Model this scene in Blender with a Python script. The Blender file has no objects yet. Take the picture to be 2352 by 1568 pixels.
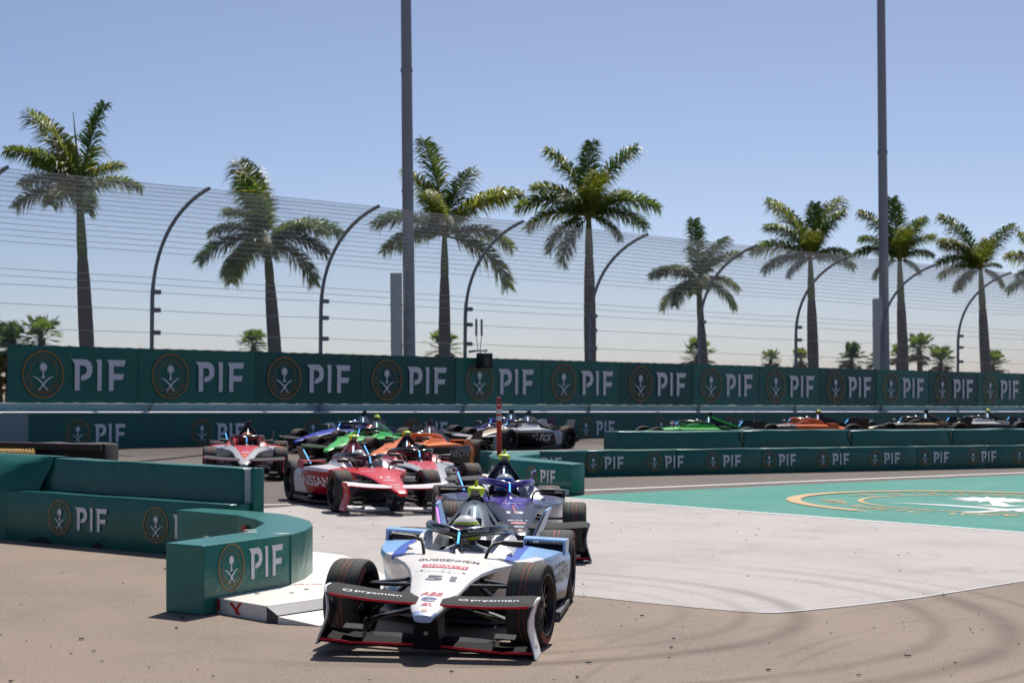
import bpy, bmesh, math, random
from mathutils import Vector, Matrix
from mathutils.bvhtree import BVHTree

random.seed(7)
R = math.radians
scene = bpy.context.scene
col = scene.collection

# ------------------------------------------------------------------ camera
CAM_H = 2.1
FPX, CX, HZ = 4300.0, 1176.0, 870.0          # focal length, centre and horizon in photo pixels (2352 wide)
cd = bpy.data.cameras.new('camera'); cam = bpy.data.objects.new('camera', cd); col.objects.link(cam)
cam.location = (0, 0, CAM_H); cam.rotation_euler = (R(90), 0, 0)
cd.sensor_width = 36; cd.lens = 36 * FPX / 2352
cd.shift_y = (HZ - 784) / 2352
cd.clip_start = 0.1; cd.clip_end = 5000
cd.dof.use_dof = True; cd.dof.focus_distance = 15.3; cd.dof.aperture_fstop = 5.0
scene.camera = cam

# ------------------------------------------------------------------ world, sun, exposure
SUN_EL, SUN_AZ = R(53.5), R(11)                 # azimuth from +Y (into the picture) towards +X
w = bpy.data.worlds.new('World'); scene.world = w; w.use_nodes = True
nt = w.node_tree
sky = nt.nodes.new('ShaderNodeTexSky'); sky.sky_type = 'NISHITA'; sky.sun_disc = False
sky.sun_elevation = SUN_EL; sky.sun_rotation = SUN_AZ
sky.altitude = 0; sky.air_density = 0.5; sky.dust_density = 0.75; sky.ozone_density = 5.0
bg = nt.nodes['Background']
wb = nt.nodes.new('ShaderNodeMix'); wb.data_type = 'RGBA'; wb.blend_type = 'MULTIPLY'; wb.inputs[0].default_value = 1.0; wb.inputs[7].default_value = (1.08, 0.985, 0.91, 1)   # camera white balance
nt.links.new(sky.outputs[0], wb.inputs[6]); nt.links.new(wb.outputs[2], bg.inputs[0]); bg.inputs[1].default_value = 0.095
sd = bpy.data.lights.new('sun', 'SUN'); sun = bpy.data.objects.new('sun', sd); col.objects.link(sun)
sd.energy = 4.0; sd.angle = R(0.53); sd.color = (1.0, 0.955, 0.89)
sv = Vector((math.sin(SUN_AZ) * math.cos(SUN_EL), math.cos(SUN_AZ) * math.cos(SUN_EL), math.sin(SUN_EL)))
sun.rotation_euler = sv.to_track_quat('Z', 'Y').to_euler(); sun.location = sv * 60
vs = scene.view_settings
vs.view_transform = 'Standard'; vs.look = 'None'; vs.exposure = 0.28; vs.gamma = 1.0; vs.use_curve_mapping = False

# ------------------------------------------------------------------ helpers
SLOPE = 0.012
def gz(x, y=0): return -SLOPE * x             # the paddock falls gently to the right
def ray(px, py): return Vector(((px - CX) / FPX, 1.0, -(py - HZ) / FPX))
def G(px, py, h=0.0):
    """photo pixel -> point h metres above the ground plane"""
    d = ray(px, py); t = (h - CAM_H) / (d.z + SLOPE * d.x)
    return Vector((d.x * t, t, CAM_H + d.z * t))
def at(px, py, Y): d = ray(px, py); return Vector((d.x * Y, Y, CAM_H + d.z * Y))

def S(c):
    """sRGB 0-255 -> linear"""
    return tuple((v / 255 / 12.92) if v / 255 <= 0.04045 else ((v / 255 + 0.055) / 1.055) ** 2.4 for v in c)

MATS = {}
def mat(name, color, rough=0.5, metal=0.0, coat=0.0, var=0.12, scale=6.0, bump=0.0, bscale=40.0, emit=0.0, stretch=None, spec=0.5):
    if name in MATS: return MATS[name]
    m = bpy.data.materials.new(name); m.use_nodes = True; t = m.node_tree; b = t.nodes['Principled BSDF']
    b.inputs['Roughness'].default_value = rough; b.inputs['Metallic'].default_value = metal
    b.inputs['Coat Weight'].default_value = coat; b.inputs['Coat Roughness'].default_value = 0.06
    b.inputs['Specular IOR Level'].default_value = spec
    tc = t.nodes.new('ShaderNodeTexCoord'); src = tc.outputs['Object']
    if stretch:
        mp = t.nodes.new('ShaderNodeMapping'); mp.inputs['Scale'].default_value = stretch
        t.links.new(src, mp.inputs[0]); src = mp.outputs[0]
    n = t.nodes.new('ShaderNodeTexNoise'); n.inputs['Scale'].default_value = scale; n.inputs['Detail'].default_value = 5
    t.links.new(src, n.inputs['Vector'])
    mx = t.nodes.new('ShaderNodeMix'); mx.data_type = 'RGBA'
    c = Vector(color[:3])
    mx.inputs[6].default_value = (*(c * (1 - var)), 1); mx.inputs[7].default_value = (*[min(1, v) for v in c * (1 + var)], 1)
    t.links.new(n.outputs[0], mx.inputs[0]); t.links.new(mx.outputs[2], b.inputs['Base Color'])
    if emit:
        b.inputs['Emission Color'].default_value = (*color[:3], 1); b.inputs['Emission Strength'].default_value = emit
    if bump:
        n2 = t.nodes.new('ShaderNodeTexNoise'); n2.inputs['Scale'].default_value = bscale; n2.inputs['Detail'].default_value = 4
        t.links.new(src, n2.inputs['Vector'])
        bp = t.nodes.new('ShaderNodeBump'); bp.inputs['Strength'].default_value = bump; bp.inputs['Distance'].default_value = 0.02
        t.links.new(n2.outputs[0], bp.inputs['Height']); t.links.new(bp.outputs[0], b.inputs['Normal'])
    MATS[name] = m; return m

def tag(o, label=None, cat=None, group=None, kind=None):
    if label: o['label'] = label
    if cat: o['category'] = cat
    if group: o['group'] = group
    if kind: o['kind'] = kind
    return o
def empty(name, loc=(0, 0, 0), rot=(0, 0, 0)):
    o = bpy.data.objects.new(name, None); col.objects.link(o); o.location = loc; o.rotation_euler = rot
    o.empty_display_size = 0.2
    return o
def link(name, me, parent=None, loc=None, rot=None, scale=None):
    o = bpy.data.objects.new(name, me); col.objects.link(o)
    if parent: o.parent = parent
    if loc is not None: o.location = loc
    if rot is not None: o.rotation_euler = rot
    if scale is not None: o.scale = scale
    return o
def copy_tree(o, parent=None):
    c = o.copy(); col.objects.link(c); c.parent = parent
    for ch in list(o.children): copy_tree(ch, c)
    return c

class MB:
    def __init__(s): s.v = []; s.f = []; s.m = []
    def add(s, vs, fs, m=0):
        b = len(s.v); s.v += [tuple(v) for v in vs]
        for f in fs: s.f.append([b + i for i in f]); s.m.append(m)
    def box(s, c, d, m=0, rz=0.0, rx=0.0, ry=0.0):
        M = Matrix.Rotation(rz, 3, 'Z') @ Matrix.Rotation(ry, 3, 'Y') @ Matrix.Rotation(rx, 3, 'X')
        vs = [Vector(c) + M @ Vector((sx * d[0] / 2, sy * d[1] / 2, sz * d[2] / 2)) for sx in (-1, 1) for sy in (-1, 1) for sz in (-1, 1)]
        s.add(vs, [(0, 1, 3, 2), (4, 6, 7, 5), (0, 4, 5, 1), (2, 3, 7, 6), (0, 2, 6, 4), (1, 5, 7, 3)], m)
    def loft(s, rings, m=0, closed=True, caps=True, segm=None):
        n = len(rings[0]); b = len(s.v)
        for r in rings: s.v += [tuple(p) for p in r]
        for i in range(len(rings) - 1):
            for j in range(n if closed else n - 1):
                k = (j + 1) % n
                s.f.append([b + i * n + j, b + i * n + k, b + (i + 1) * n + k, b + (i + 1) * n + j])
                s.m.append(segm(i, j) if segm else m)
        if caps:
            s.f.append([b + j for j in reversed(range(n))]); s.m.append(segm(0, 0) if segm else m)
            s.f.append([b + (len(rings) - 1) * n + j for j in range(n)]); s.m.append(segm(len(rings) - 2, 0) if segm else m)
    def tube(s, path, r, n=8, m=0, closed=False, flat=1.0, up=(0, 0, 1)):
        P = [Vector(p) for p in path]; rs = r if isinstance(r, (list, tuple)) else [r] * len(P); rings = []
        for i, p in enumerate(P):
            a = P[i - 1] if i > 0 else (P[-1] if closed else P[0]); b = P[i + 1] if i < len(P) - 1 else (P[0] if closed else P[-1])
            t = (b - a).normalized(); u = Vector(up)
            if abs(t.dot(u)) > 0.97: u = Vector((0, 1, 0))
            sx = t.cross(u).normalized(); sy = sx.cross(t).normalized()
            rings.append([p + sx * math.cos(q) * rs[i] * flat + sy * math.sin(q) * rs[i] for q in [2 * math.pi * k / n for k in range(n)]])
        if closed: rings.append(rings[0])
        s.loft(rings, m, True, not closed)
    def lathe(s, prof, n=24, axis='Z', c=(0, 0, 0), m=0, segm=None):
        """profile of (radius, height)"""
        rings = []
        for k in range(n + 1):
            a = 2 * math.pi * k / n; ca, sa = math.cos(a), math.sin(a)
            if axis == 'Z': rings.append([(c[0] + r * ca, c[1] + r * sa, c[2] + h) for r, h in prof])
            else: rings.append([(c[0] + h, c[1] + r * ca, c[2] + r * sa) for r, h in prof])
        s.loft(rings, m, False, False, segm)
    def prism(s, poly, z0, z1, m=0):
        """poly (x, y) or z given by callables"""
        n = len(poly); f0 = z0 if callable(z0) else (lambda x, y: z0); f1 = z1 if callable(z1) else (lambda x, y: z1)
        b = [(x, y, f0(x, y)) for x, y in poly]; t = [(x, y, f1(x, y)) for x, y in poly]
        s.add(b + t, [list(reversed(range(n))), list(range(n, 2 * n))] + [[i, (i + 1) % n, n + (i + 1) % n, n + i] for i in range(n)], m)
    def mesh(s, name, mats, smooth=32):
        me = bpy.data.meshes.new(name); me.from_pydata(s.v, [], s.f)
        for m in (mats if isinstance(mats, (list, tuple)) else [mats]): me.materials.append(m)
        me.polygons.foreach_set('material_index', s.m)
        bm = bmesh.new(); bm.from_mesh(me)
        bmesh.ops.remove_doubles(bm, verts=bm.verts, dist=0.00005)
        bmesh.ops.recalc_face_normals(bm, faces=bm.faces); bm.to_mesh(me); bm.free()
        if smooth: me.shade_smooth(); me.set_sharp_from_angle(angle=R(smooth))
        me.update(); return me
    def build(s, name, mats, parent=None, smooth=32, **k):
        return link(name, s.mesh(name, mats, smooth), parent, **k)

def bevel(me, width, seg=2, angle=30):
    bm = bmesh.new(); bm.from_mesh(me)
    es = [e for e in bm.edges if len(e.link_faces) == 2 and e.calc_face_angle(0) > R(angle)]
    bmesh.ops.bevel(bm, geom=es, offset=width, segments=seg, affect='EDGES', profile=0.5)
    bm.to_mesh(me); bm.free(); me.shade_smooth(); me.set_sharp_from_angle(angle=R(50)); return me

# ---- text as mesh
def text_mesh(txt, size, bold=0.0, shear=0.0, spacing=1.0):
    cu = bpy.data.curves.new('text', 'FONT'); cu.body = txt; cu.size = size; cu.align_x = 'CENTER'; cu.align_y = 'CENTER'
    cu.offset = bold * size; cu.shear = shear; cu.space_character = spacing; cu.resolution_u = 3
    o = bpy.data.objects.new('text', cu); col.objects.link(o); bpy.context.view_layer.update()
    me = bpy.data.meshes.new_from_object(o.evaluated_get(bpy.context.evaluated_depsgraph_get()))
    bpy.data.objects.remove(o); bpy.data.curves.remove(cu)
    me.materials.clear(); return me
def cap_h(me):
    ys = [v.co.y for v in me.vertices]; xs = [v.co.x for v in me.vertices]
    return (min(xs), max(xs), min(ys), max(ys)) if ys else (0, 1, 0, 1)
def fit(me, width=None, height=None):
    x0, x1, y0, y1 = cap_h(me); sx = (width / (x1 - x0)) if width else None; sy = (height / (y1 - y0)) if height else None
    sx = sx or sy; sy = sy or sx
    for v in me.vertices: v.co.x = (v.co.x - (x0 + x1) / 2) * sx; v.co.y = (v.co.y - (y0 + y1) / 2) * sy
    return me
def polys_mesh(name, polys, lift=0.0):
    """polys: list of (points2d, material index) in x,y"""
    vs, fs, ms = [], [], []
    for i_, (p, m) in enumerate(polys):
        b = len(vs); vs += [(x, y, lift * (i_ % 40)) for x, y in p]; fs.append(list(range(b, b + len(p)))); ms.append(m)
    me = bpy.data.meshes.new(name); me.from_pydata(vs, [], fs); me.polygons.foreach_set('material_index', ms)
    bm = bmesh.new(); bm.from_mesh(me); bmesh.ops.triangulate(bm, faces=bm.faces); bm.to_mesh(me); bm.free()
    return me
def project(me, bvh, O, U, V, off=0.003):
    """wrap a flat print onto a surface: local x along U, y along V, thrown against the surface along -(UxV)"""
    O, U, V = Vector(O), Vector(U).normalized(), Vector(V); V = (V - U * V.dot(U)).normalized(); N = U.cross(V)
    bm = bmesh.new(); bm.from_mesh(me)
    bmesh.ops.triangulate(bm, faces=bm.faces)
    for _ in range(2):
        L = [e for e in bm.edges if e.calc_length() > 0.06]
        if L: bmesh.ops.subdivide_edges(bm, edges=L, cuts=1); bmesh.ops.triangulate(bm, faces=bm.faces)
    hits, last = [], None
    for v in bm.verts:
        p = O + U * v.co.x + V * v.co.y; h = bvh.ray_cast(p + N * 0.5, -N, 1.2)
        hits.append((v, p, h[0]))
        if h[0] is not None: last = (h[0] - p).dot(N) if last is None else last
    for v, p, h in hits: v.co = (h if h is not None else p + N * (last or 0)) + N * off
    bm.to_mesh(me); bm.free(); me.update(); return me

# ------------------------------------------------------------------ common materials
TEAL = mat('teal_vinyl', S((24, 118, 108)), 0.28, var=0.09, scale=1.4, bump=0.5, bscale=6)
TEAL2 = mat('teal_vinyl_dark', S((18, 100, 90)), 0.34, var=0.10, scale=1.2, bump=0.6, bscale=5)
TEALD = mat('teal_banner', S((24, 98, 90)), 0.5, var=0.14, scale=0.7, bump=0.9, bscale=2.2)
GOLD = mat('gold_print', S((168, 116, 50)), 0.5, var=0.06)
PRINTW = mat('white_print', S((238, 234, 240)), 0.5, var=0.04)
CONC = mat('concrete_pale', S((172, 178, 178)), 0.8, var=0.10, scale=2, bump=0.15, bscale=30)
BLUEW = mat('blue_wall_paint', S((128, 164, 178)), 0.6, var=0.08, scale=1.0)
CAPW = mat('white_cap', S((215, 220, 222)), 0.5, var=0.08)
STEELD = mat('fence_steel_dark', S((124, 128, 136)), 0.6, 0.1, var=0.15, scale=8)
GALV = mat('galvanised_wire', S((150, 154, 160)), 0.8, 0.0, var=0.1, spec=.2)
BLACK = mat('black_rubber_sheet', S((30, 27, 26)), 0.75, var=0.2, scale=3, bump=0.2, bscale=8)
CARBON = mat('carbon_black', (0.012, 0.012, 0.014), 0.33, var=0.15, scale=20, coat=0.35)
MATTE = mat('matte_black', (0.014, 0.014, 0.016), 0.55, var=0.2, scale=20)
DARKIN = mat('cockpit_black', (0.01, 0.01, 0.011), 0.8)

# ------------------------------------------------------------------ ground
def ground_mat(name, kind):
    m = bpy.data.materials.new(name); m.use_nodes = True; t = m.node_tree; b = t.nodes['Principled BSDF']; L = t.links.new
    geo = t.nodes.new('ShaderNodeNewGeometry'); pos = geo.outputs['Position']
    def noise(sc, det=4, stretch=None, rough=0.55):
        n = t.nodes.new('ShaderNodeTexNoise'); n.inputs['Scale'].default_value = sc; n.inputs['Detail'].default_value = det; n.inputs['Roughness'].default_value = rough
        if stretch:
            mp = t.nodes.new('ShaderNodeMapping'); mp.inputs['Scale'].default_value = stretch; L(pos, mp.inputs[0]); L(mp.outputs[0], n.inputs['Vector'])
        else: L(pos, n.inputs['Vector'])
        return n.outputs[0]
    def ramp(s, a, b_, c0=0.0, c1=1.0):
        r = t.nodes.new('ShaderNodeMapRange'); r.inputs[1].default_value = a; r.inputs[2].default_value = b_; r.inputs[3].default_value = c0; r.inputs[4].default_value = c1; r.interpolation_type = 'SMOOTHSTEP'
        L(s, r.inputs[0]); return r.outputs[0]
    def mth(op, a, b_=None):
        n = t.nodes.new('ShaderNodeMath'); n.operation = op
        for i, q in enumerate((a, b_)):
            if q is None: continue
            if isinstance(q, (int, float)): n.inputs[i].default_value = q
            else: L(q, n.inputs[i])
        return n.outputs[0]
    def mix(f, a, b_, bt='MIX'):
        n = t.nodes.new('ShaderNodeMix'); n.data_type = 'RGBA'; n.blend_type = bt
        if isinstance(f, (int, float)): n.inputs[0].default_value = f
        else: L(f, n.inputs[0])
        for i, q in ((6, a), (7, b_)):
            if isinstance(q, tuple): n.inputs[i].default_value = (*q, 1)
            else: L(q, n.inputs[i])
        return n.outputs[2]
    sep = t.nodes.new('ShaderNodeSeparateXYZ'); L(pos, sep.inputs[0]); X, Y = sep.outputs[0], sep.outputs[1]
    # tyre tracks: the arcs of cars turning round the chicane
    dx = mth('SUBTRACT', X, -0.95); dy = mth('SUBTRACT', Y, 17.2)
    wob = mth('MULTIPLY', mth('SUBTRACT', noise(0.25, 2), 0.5), 0.25)
    rad = mth('ADD', mth('SQRT', mth('ADD', mth('MULTIPLY', dx, dx), mth('MULTIPLY', dy, dy))), wob)
    marks = None
    for r0, hw, st in ((3.55, 0.18, .85), (3.05, 0.12, .5), (4.75, 0.15, .6), (5.35, 0.22, .85), (5.85, 0.10, .6), (6.7, .2, .4), (2.5, .1, .3), (7.6, .22, .2)):
        d = ramp(mth('ABSOLUTE', mth('SUBTRACT', rad, r0)), 0.0, hw * 1.1, st, 0.0)
        marks = d if marks is None else mth('MAXIMUM', marks, d)
    lim = mth('MULTIPLY', ramp(dx, -2.0, 1.5), ramp(Y, 17.5, 23.5, 1, 0))
    marks = mth('MULTIPLY', mth('MULTIPLY', marks, lim), ramp(noise(0.7, 3), 0.35, 0.6, 0.65, 1))
    # crossing single skid lines
    dx2 = mth('SUBTRACT', X, 9.5); dy2 = mth('SUBTRACT', Y, 11.0)
    rad2 = mth('SQRT', mth('ADD', mth('MULTIPLY', dx2, dx2), mth('MULTIPLY', dy2, dy2)))
    for r0 in (7.95, 8.15, 8.9, 9.25, 9.6):
        d = ramp(mth('ABSOLUTE', mth('SUBTRACT', rad2, r0)), 0.0, 0.06, 0.35, 0)
        marks = mth('MAXIMUM', marks, mth('MULTIPLY', d, ramp(noise(1.0, 3), 0.4, 0.6)))
    grain = noise(85, 3, rough=0.7); mid = noise(6, 5); big = noise(0.45, 4)
    strk = noise(0.5, 6, stretch=(1.0, 0.75, 1)); strk2 = noise(1.1, 8, stretch=(1.0, 0.8, 1), rough=0.72)
    if kind == 'asphalt':
        c = mix(big, S((126, 108, 95)), S((148, 128, 112)))
        c = mix(ramp(strk, 0.35, 0.7), c, S((110, 97, 88)))
        c = mix(ramp(mid, 0.3, 0.75, 0, .35), c, S((138, 121, 107)))
        c = mix(ramp(grain, 0.35, 0.75, 0, .75), c, S((168, 151, 134)))
        c = mix(ramp(grain, 0.46, 0.30, 0, .8), c, S((86, 76, 69)))
        c = mix(mth('MULTIPLY', marks, 0.75), c, S((84, 66, 56)))
        rough, bs = 0.78, 0.35
    elif kind == 'track':
        c = mix(big, S((88, 78, 72)), S((100, 89, 82)))
        c = mix(ramp(strk, 0.35, 0.7), c, S((84, 75, 70)))
        c = mix(ramp(grain, 0.4, 0.75, 0, .6), c, S((132, 120, 112)))
        c = mix(ramp(grain, 0.46, 0.30, 0, .6), c, S((72, 65, 61)))
        rough, bs = 0.8, 0.3
    elif kind == 'apron':
        c = mix(big, S((170, 162, 158)), S((184, 177, 173)))
        c = mix(ramp(strk, 0.42, 0.75, 0, .6), c, S((150, 142, 138)))
        c = mix(ramp(strk2, 0.52, 0.72, 0, .45), c, S((116, 109, 105)))
        c = mix(ramp(mid, 0.56, 0.8, 0, .45), c, S((132, 120, 112)))
        c = mix(ramp(grain, 0.5, 0.8, 0, .3), c, S((200, 194, 191)))
        c = mix(ramp(grain, 0.40, 0.28, 0, .5), c, S((118, 112, 108)))
        c = mix(mth('MULTIPLY', marks, 0.75), c, S((116, 104, 96)))
        rough, bs = 0.7, 0.2
    else:
        c = mix(big, S((36, 128, 114)), S((54, 142, 128)))
        c = mix(ramp(strk, 0.4, 0.75, 0, .55), c, S((92, 150, 138)))
        c = mix(ramp(strk2, 0.57, 0.76, 0, .55), c, S((40, 96, 87)))
        c = mix(ramp(grain, 0.40, 0.28, 0, .35), c, S((46, 104, 94)))
        rough, bs = 0.62, 0.2
    L(c, b.inputs['Base Color']); b.inputs['Roughness'].default_value = rough; b.inputs['Specular IOR Level'].default_value = 0.15 if kind == 'runoff' else 0.3
    bp = t.nodes.new('ShaderNodeBump'); bp.inputs['Strength'].default_value = bs; bp.inputs['Distance'].default_value = 0.01
    L(grain, bp.inputs['Height']); L(bp.outputs[0], b.inputs['Normal'])
    return m

m_asph, m_apron, m_run = ground_mat('asphalt', 'asphalt'), ground_mat('apron_concrete', 'apron'), ground_mat('runoff_paint', 'runoff')
LINEW = mat('line_paint', S((226, 224, 222)), 0.6, var=0.10, scale=4)
def sheet(name, pts, h, m, parent=None):
    if not h: mb = MB(); mb.add([(x, y, gz(x)) for x, y in pts], [list(range(len(pts)))])
    else: mb = MB(); mb.prism(pts, lambda x, y: gz(x) - .02, lambda x, y: gz(x) + h)
    return mb.build(name, m, parent, smooth=0)
g = sheet('ground', [(-900, -200), (900, -200), (900, 2500), (-900, 2500)], 0.0, m_asph); tag(g, kind='structure')
def gpts(l, h=0): return [(p.x, p.y) for p in (G(x, y, h) for x, y in l)]
ap = [(2620, 1300), (2480, 1318), (2352, 1335), (2230, 1355), (2100, 1375), (1970, 1391), (1850, 1403), (1790, 1408), (1755, 1408), (1700, 1405), (1600, 1396),
      (1480, 1384), (1330, 1368), (1000, 1345), (760, 1320), (560, 1280), (520, 1200), (560, 1172), (700, 1160), (1000, 1148), (1299, 1141), (1500, 1157), (1800, 1180), (2352, 1222), (2620, 1243)]
tr = gpts([(520, 1172), (700, 1159.5), (1000, 1147), (1299, 1140.5), (1344, 1136.5), (1500, 1128.5), (1950, 1107.5), (2352, 1090.5), (2700, 1075.5)])
tag(sheet('track', tr + [(80, 150), (-80, 150), (-80, 30)], 0.003, ground_mat('track_asphalt', 'track')), kind='structure')
tag(sheet('apron', gpts(ap), 0.005, m_apron), kind='structure')
ro = [(1299, 1143), (2352, 1223), (2700, 1249), (2700, 1076), (2352, 1091), (1950, 1108), (1500, 1129), (1344, 1137)]
tag(sheet('runoff', gpts(ro), 0.008, m_run), kind='structure')
def line(pts, wid, h, name='line_marking', m=LINEW):
    P = [Vector((p.x, p.y)) for p in (G(*q) for q in pts)]; L_, R_ = [], []
    for i, p in enumerate(P):
        d = (P[min(i + 1, len(P) - 1)] - P[max(i - 1, 0)]).normalized(); n = Vector((-d.y, d.x)) * wid / 2
        L_.append(p + n); R_.append(p - n)
    return tag(sheet(name, [tuple(q) for q in L_ + R_[::-1]], h, m), kind='structure')
line([(1290, 1143), (1800, 1181.5), (2352, 1223.5), (2700, 1250)], 0.12, 0.011)
line([(1340, 1126), (1800, 1107), (2352, 1085), (2700, 1071)], 0.16, 0.006)
line([(590, 1160), (720, 1157), (1000, 1143)], 0.13, 0.009)
line([(2600, 1302), (2352, 1334.5), (2100, 1374.5), (1850, 1402.5), (1780, 1408), (1740, 1408)], 0.025, 0.009)

# ------------------------------------------------------------------ print: round emblem and the three letters
def arc_band(r0, r1, n=64): 
    out = []
    for k in range(n):
        a, b = 2 * math.pi * k / n, 2 * math.pi * (k + 1) / n
        out.append([(r0 * math.cos(a), r0 * math.sin(a)), (r1 * math.cos(a), r1 * math.sin(a)), (r1 * math.cos(b), r1 * math.sin(b)), (r0 * math.cos(b), r0 * math.sin(b))])
    return out
def emblem_polys():
    P = []
    for q in arc_band(0.466, 0.5): P.append((q, 1))
    for q in arc_band(0.318, 0.331): P.append((q, 1))
    W = []
    # palm: head, fronds, trunk, foot
    cx, cy = 0, 0.155
    star = []
    for k in range(15):                              # one outline: fronds as points round the head
        a = R(-68 + k * (316 / 14)); L = 0.124 - 0.014 * abs(math.cos(a)); star.append((cx + math.cos(a) * L, cy + math.sin(a) * L - .008))
        if k < 14: a2 = a + R(158 / 14); star.append((cx + math.cos(a2) * .066, cy + math.sin(a2) * .066))
    star += [(-0.02, cy - .066), (0.02, cy - .066)]
    W.append(star)
    W.append([(-0.014, cy - .060), (0.014, cy - .060), (0.021, -0.046), (-0.021, -0.046)])
    W.append([(-0.021, -0.045), (0.021, -0.045), (0.066, -0.062), (0.022, -0.078), (0, -0.095), (-0.022, -0.078), (-0.066, -0.062)])
    # two crossed sabres
    for sg in (-1, 1):
        def q(x, y): return (sg * x, y)
        c = [(0.265, -0.045), (0.20, -0.056), (0.135, -0.088), (0.075, -0.135), (0.02, -0.185), (-0.03, -0.235)]
        wds = [0.001, 0.010, 0.016, 0.018, 0.017, 0.014]
        up, dn = [], []
        for i, (x, y) in enumerate(c):
            a, b = c[max(i - 1, 0)], c[min(i + 1, len(c) - 1)]; d = Vector((b[0] - a[0], b[1] - a[1])).normalized()
            up.append(q(x - d.y * wds[i], y + d.x * wds[i])); dn.append(q(x + d.y * wds[i], y - d.x * wds[i]))
        for i in range(len(c) - 1): W.append([up[i], up[i + 1], dn[i + 1], dn[i]])
        W.append([q(-0.055, -0.215), q(-0.042, -0.203), q(-0.003, -0.248), q(-0.015, -0.260)])
        W.append([q(-0.022, -0.222), q(-0.012, -0.242), q(-0.075, -0.318), q(-0.098, -0.302)])
        W.append([q(-0.092 + 0.026 * math.cos(2 * math.pi * k / 9), -0.313 + 0.026 * math.sin(2 * math.pi * k / 9)) for k in range(9)])
    return P + [(p, 0) for p in W]
def ring_text(txt, r, size, mid, flip, step):
    out = []
    for i, ch in enumerate(txt):
        if ch == ' ': continue
        me = text_mesh(ch, size, 0.02)
        off = (i - (len(txt) - 1) / 2) * step
        a = (mid + off) if flip else (mid - off)
        ca, sa = math.cos(R(a)), math.sin(R(a)); ux, uy = (-sa, ca) if flip else (sa, -ca); vx, vy = (-ca, -sa) if flip else (ca, sa)
        for p in me.polygons:
            out.append([(r * ca + ux * me.vertices[k].co.x + vx * me.vertices[k].co.y, r * sa + uy * me.vertices[k].co.x + vy * me.vertices[k].co.y) for k in p.vertices])
        bpy.data.meshes.remove(me)
    return out
EM = emblem_polys()
for q in ring_text('PUBLIC INVESTMENT FUND', 0.395, 0.072, 270, True, 6.0): EM.append((q, 1))
for q in ring_text('1971', 0.395, 0.075, 186, True, 6.0): EM.append((q, 1))
try:
    for q in ring_text('\u0635\u0646\u062f\u0648\u0642 \u0627\u0644\u0627\u0633\u062a\u062b\u0645\u0627\u0631\u0627\u062a \u0627\u0644\u0639\u0627\u0645\u0629'[::-1], 0.395, 0.066, 90, False, 5.0): EM.append((q, 1))
    for q in ring_text('\u0661\u0669\u0667\u0661', 0.395, 0.075, 356, False, 6.0): EM.append((q, 1))
except Exception: pass
em_mesh = polys_mesh('emblem', EM, .00025); em_mesh.materials.append(PRINTW); em_mesh.materials.append(GOLD)
LET = {  # unit box height, drawn like the sign's flared letters
 'P': [[(0, 1), (.10, .93), (.16, .80), (.16, 0), (.36, 0), (.36, .80), (.40, .80), (.40, 1)],
       [(.40, 1), (.40, .80), (.52, .80), (.62, 1)], [(.52, .80), (.60, .765), (.78, .92), (.62, 1)], [(.60, .765), (.64, .68), (.86, .78), (.78, .92)],
       [(.64, .68), (.64, .60), (.86, .57), (.86, .78)], [(.64, .60), (.58, .53), (.76, .42), (.86, .57)], [(.58, .53), (.49, .50), (.60, .35), (.76, .42)], [(.49, .50), (.45, .50), (.39, .33), (.50, .33), (.60, .35)]],
 'I': [[(0, 1), (.22, 1), (.22, 0), (.06, 0), (.06, .82), (.04, .93)]],
 'F': [[(0, 1), (.06, .94), (.09, .82), (.09, 0), (.27, 0), (.27, 1)], [(.27, 1), (.72, 1), (.67, .80), (.27, .80)], [(.27, .55), (.66, .55), (.61, .36), (.27, .36)]]}
def letters_mesh():
    P = []
    for ch, x0, wd in (('P', .665, .53), ('I', 1.285, .145), ('F', 1.555, .48)):
        mx = max(x for pl in LET[ch] for x, y in pl)
        for pl in LET[ch]: P.append(([(x0 + x / mx * wd, (y - .5) * .665) for x, y in pl], 0))
    me = polys_mesh('lettering', P); me.materials.append(PRINTW); return me
lt_mesh = letters_mesh()
def logo(parent, x, z, y, D, both=True, sub=None):
    """emblem of diameter D and the letters after it, on a plane whose outward side is local -y"""
    a = link('emblem', em_mesh, parent, (x, y, z), (R(90), 0, 0), (D, D, D))
    b = link('lettering', lt_mesh, parent, (x, y, z), (R(90), 0, 0), (D, D, D))
    return a, b

# the emblem painted on the run-off
c = G(2302, 1160); em = em_mesh.copy()
em.materials[0] = LINEW; em.materials[1] = mat('gold_floor_paint', S((190, 150, 86)), 0.6, var=0.2, scale=3)
o = link('painted_emblem', em, None, (c.x, c.y + .2, gz(c.x) + 0.012), (0, math.atan(SLOPE), R(-8)), (7.4, 7.4, 1)); tag(o, kind='structure')

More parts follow.
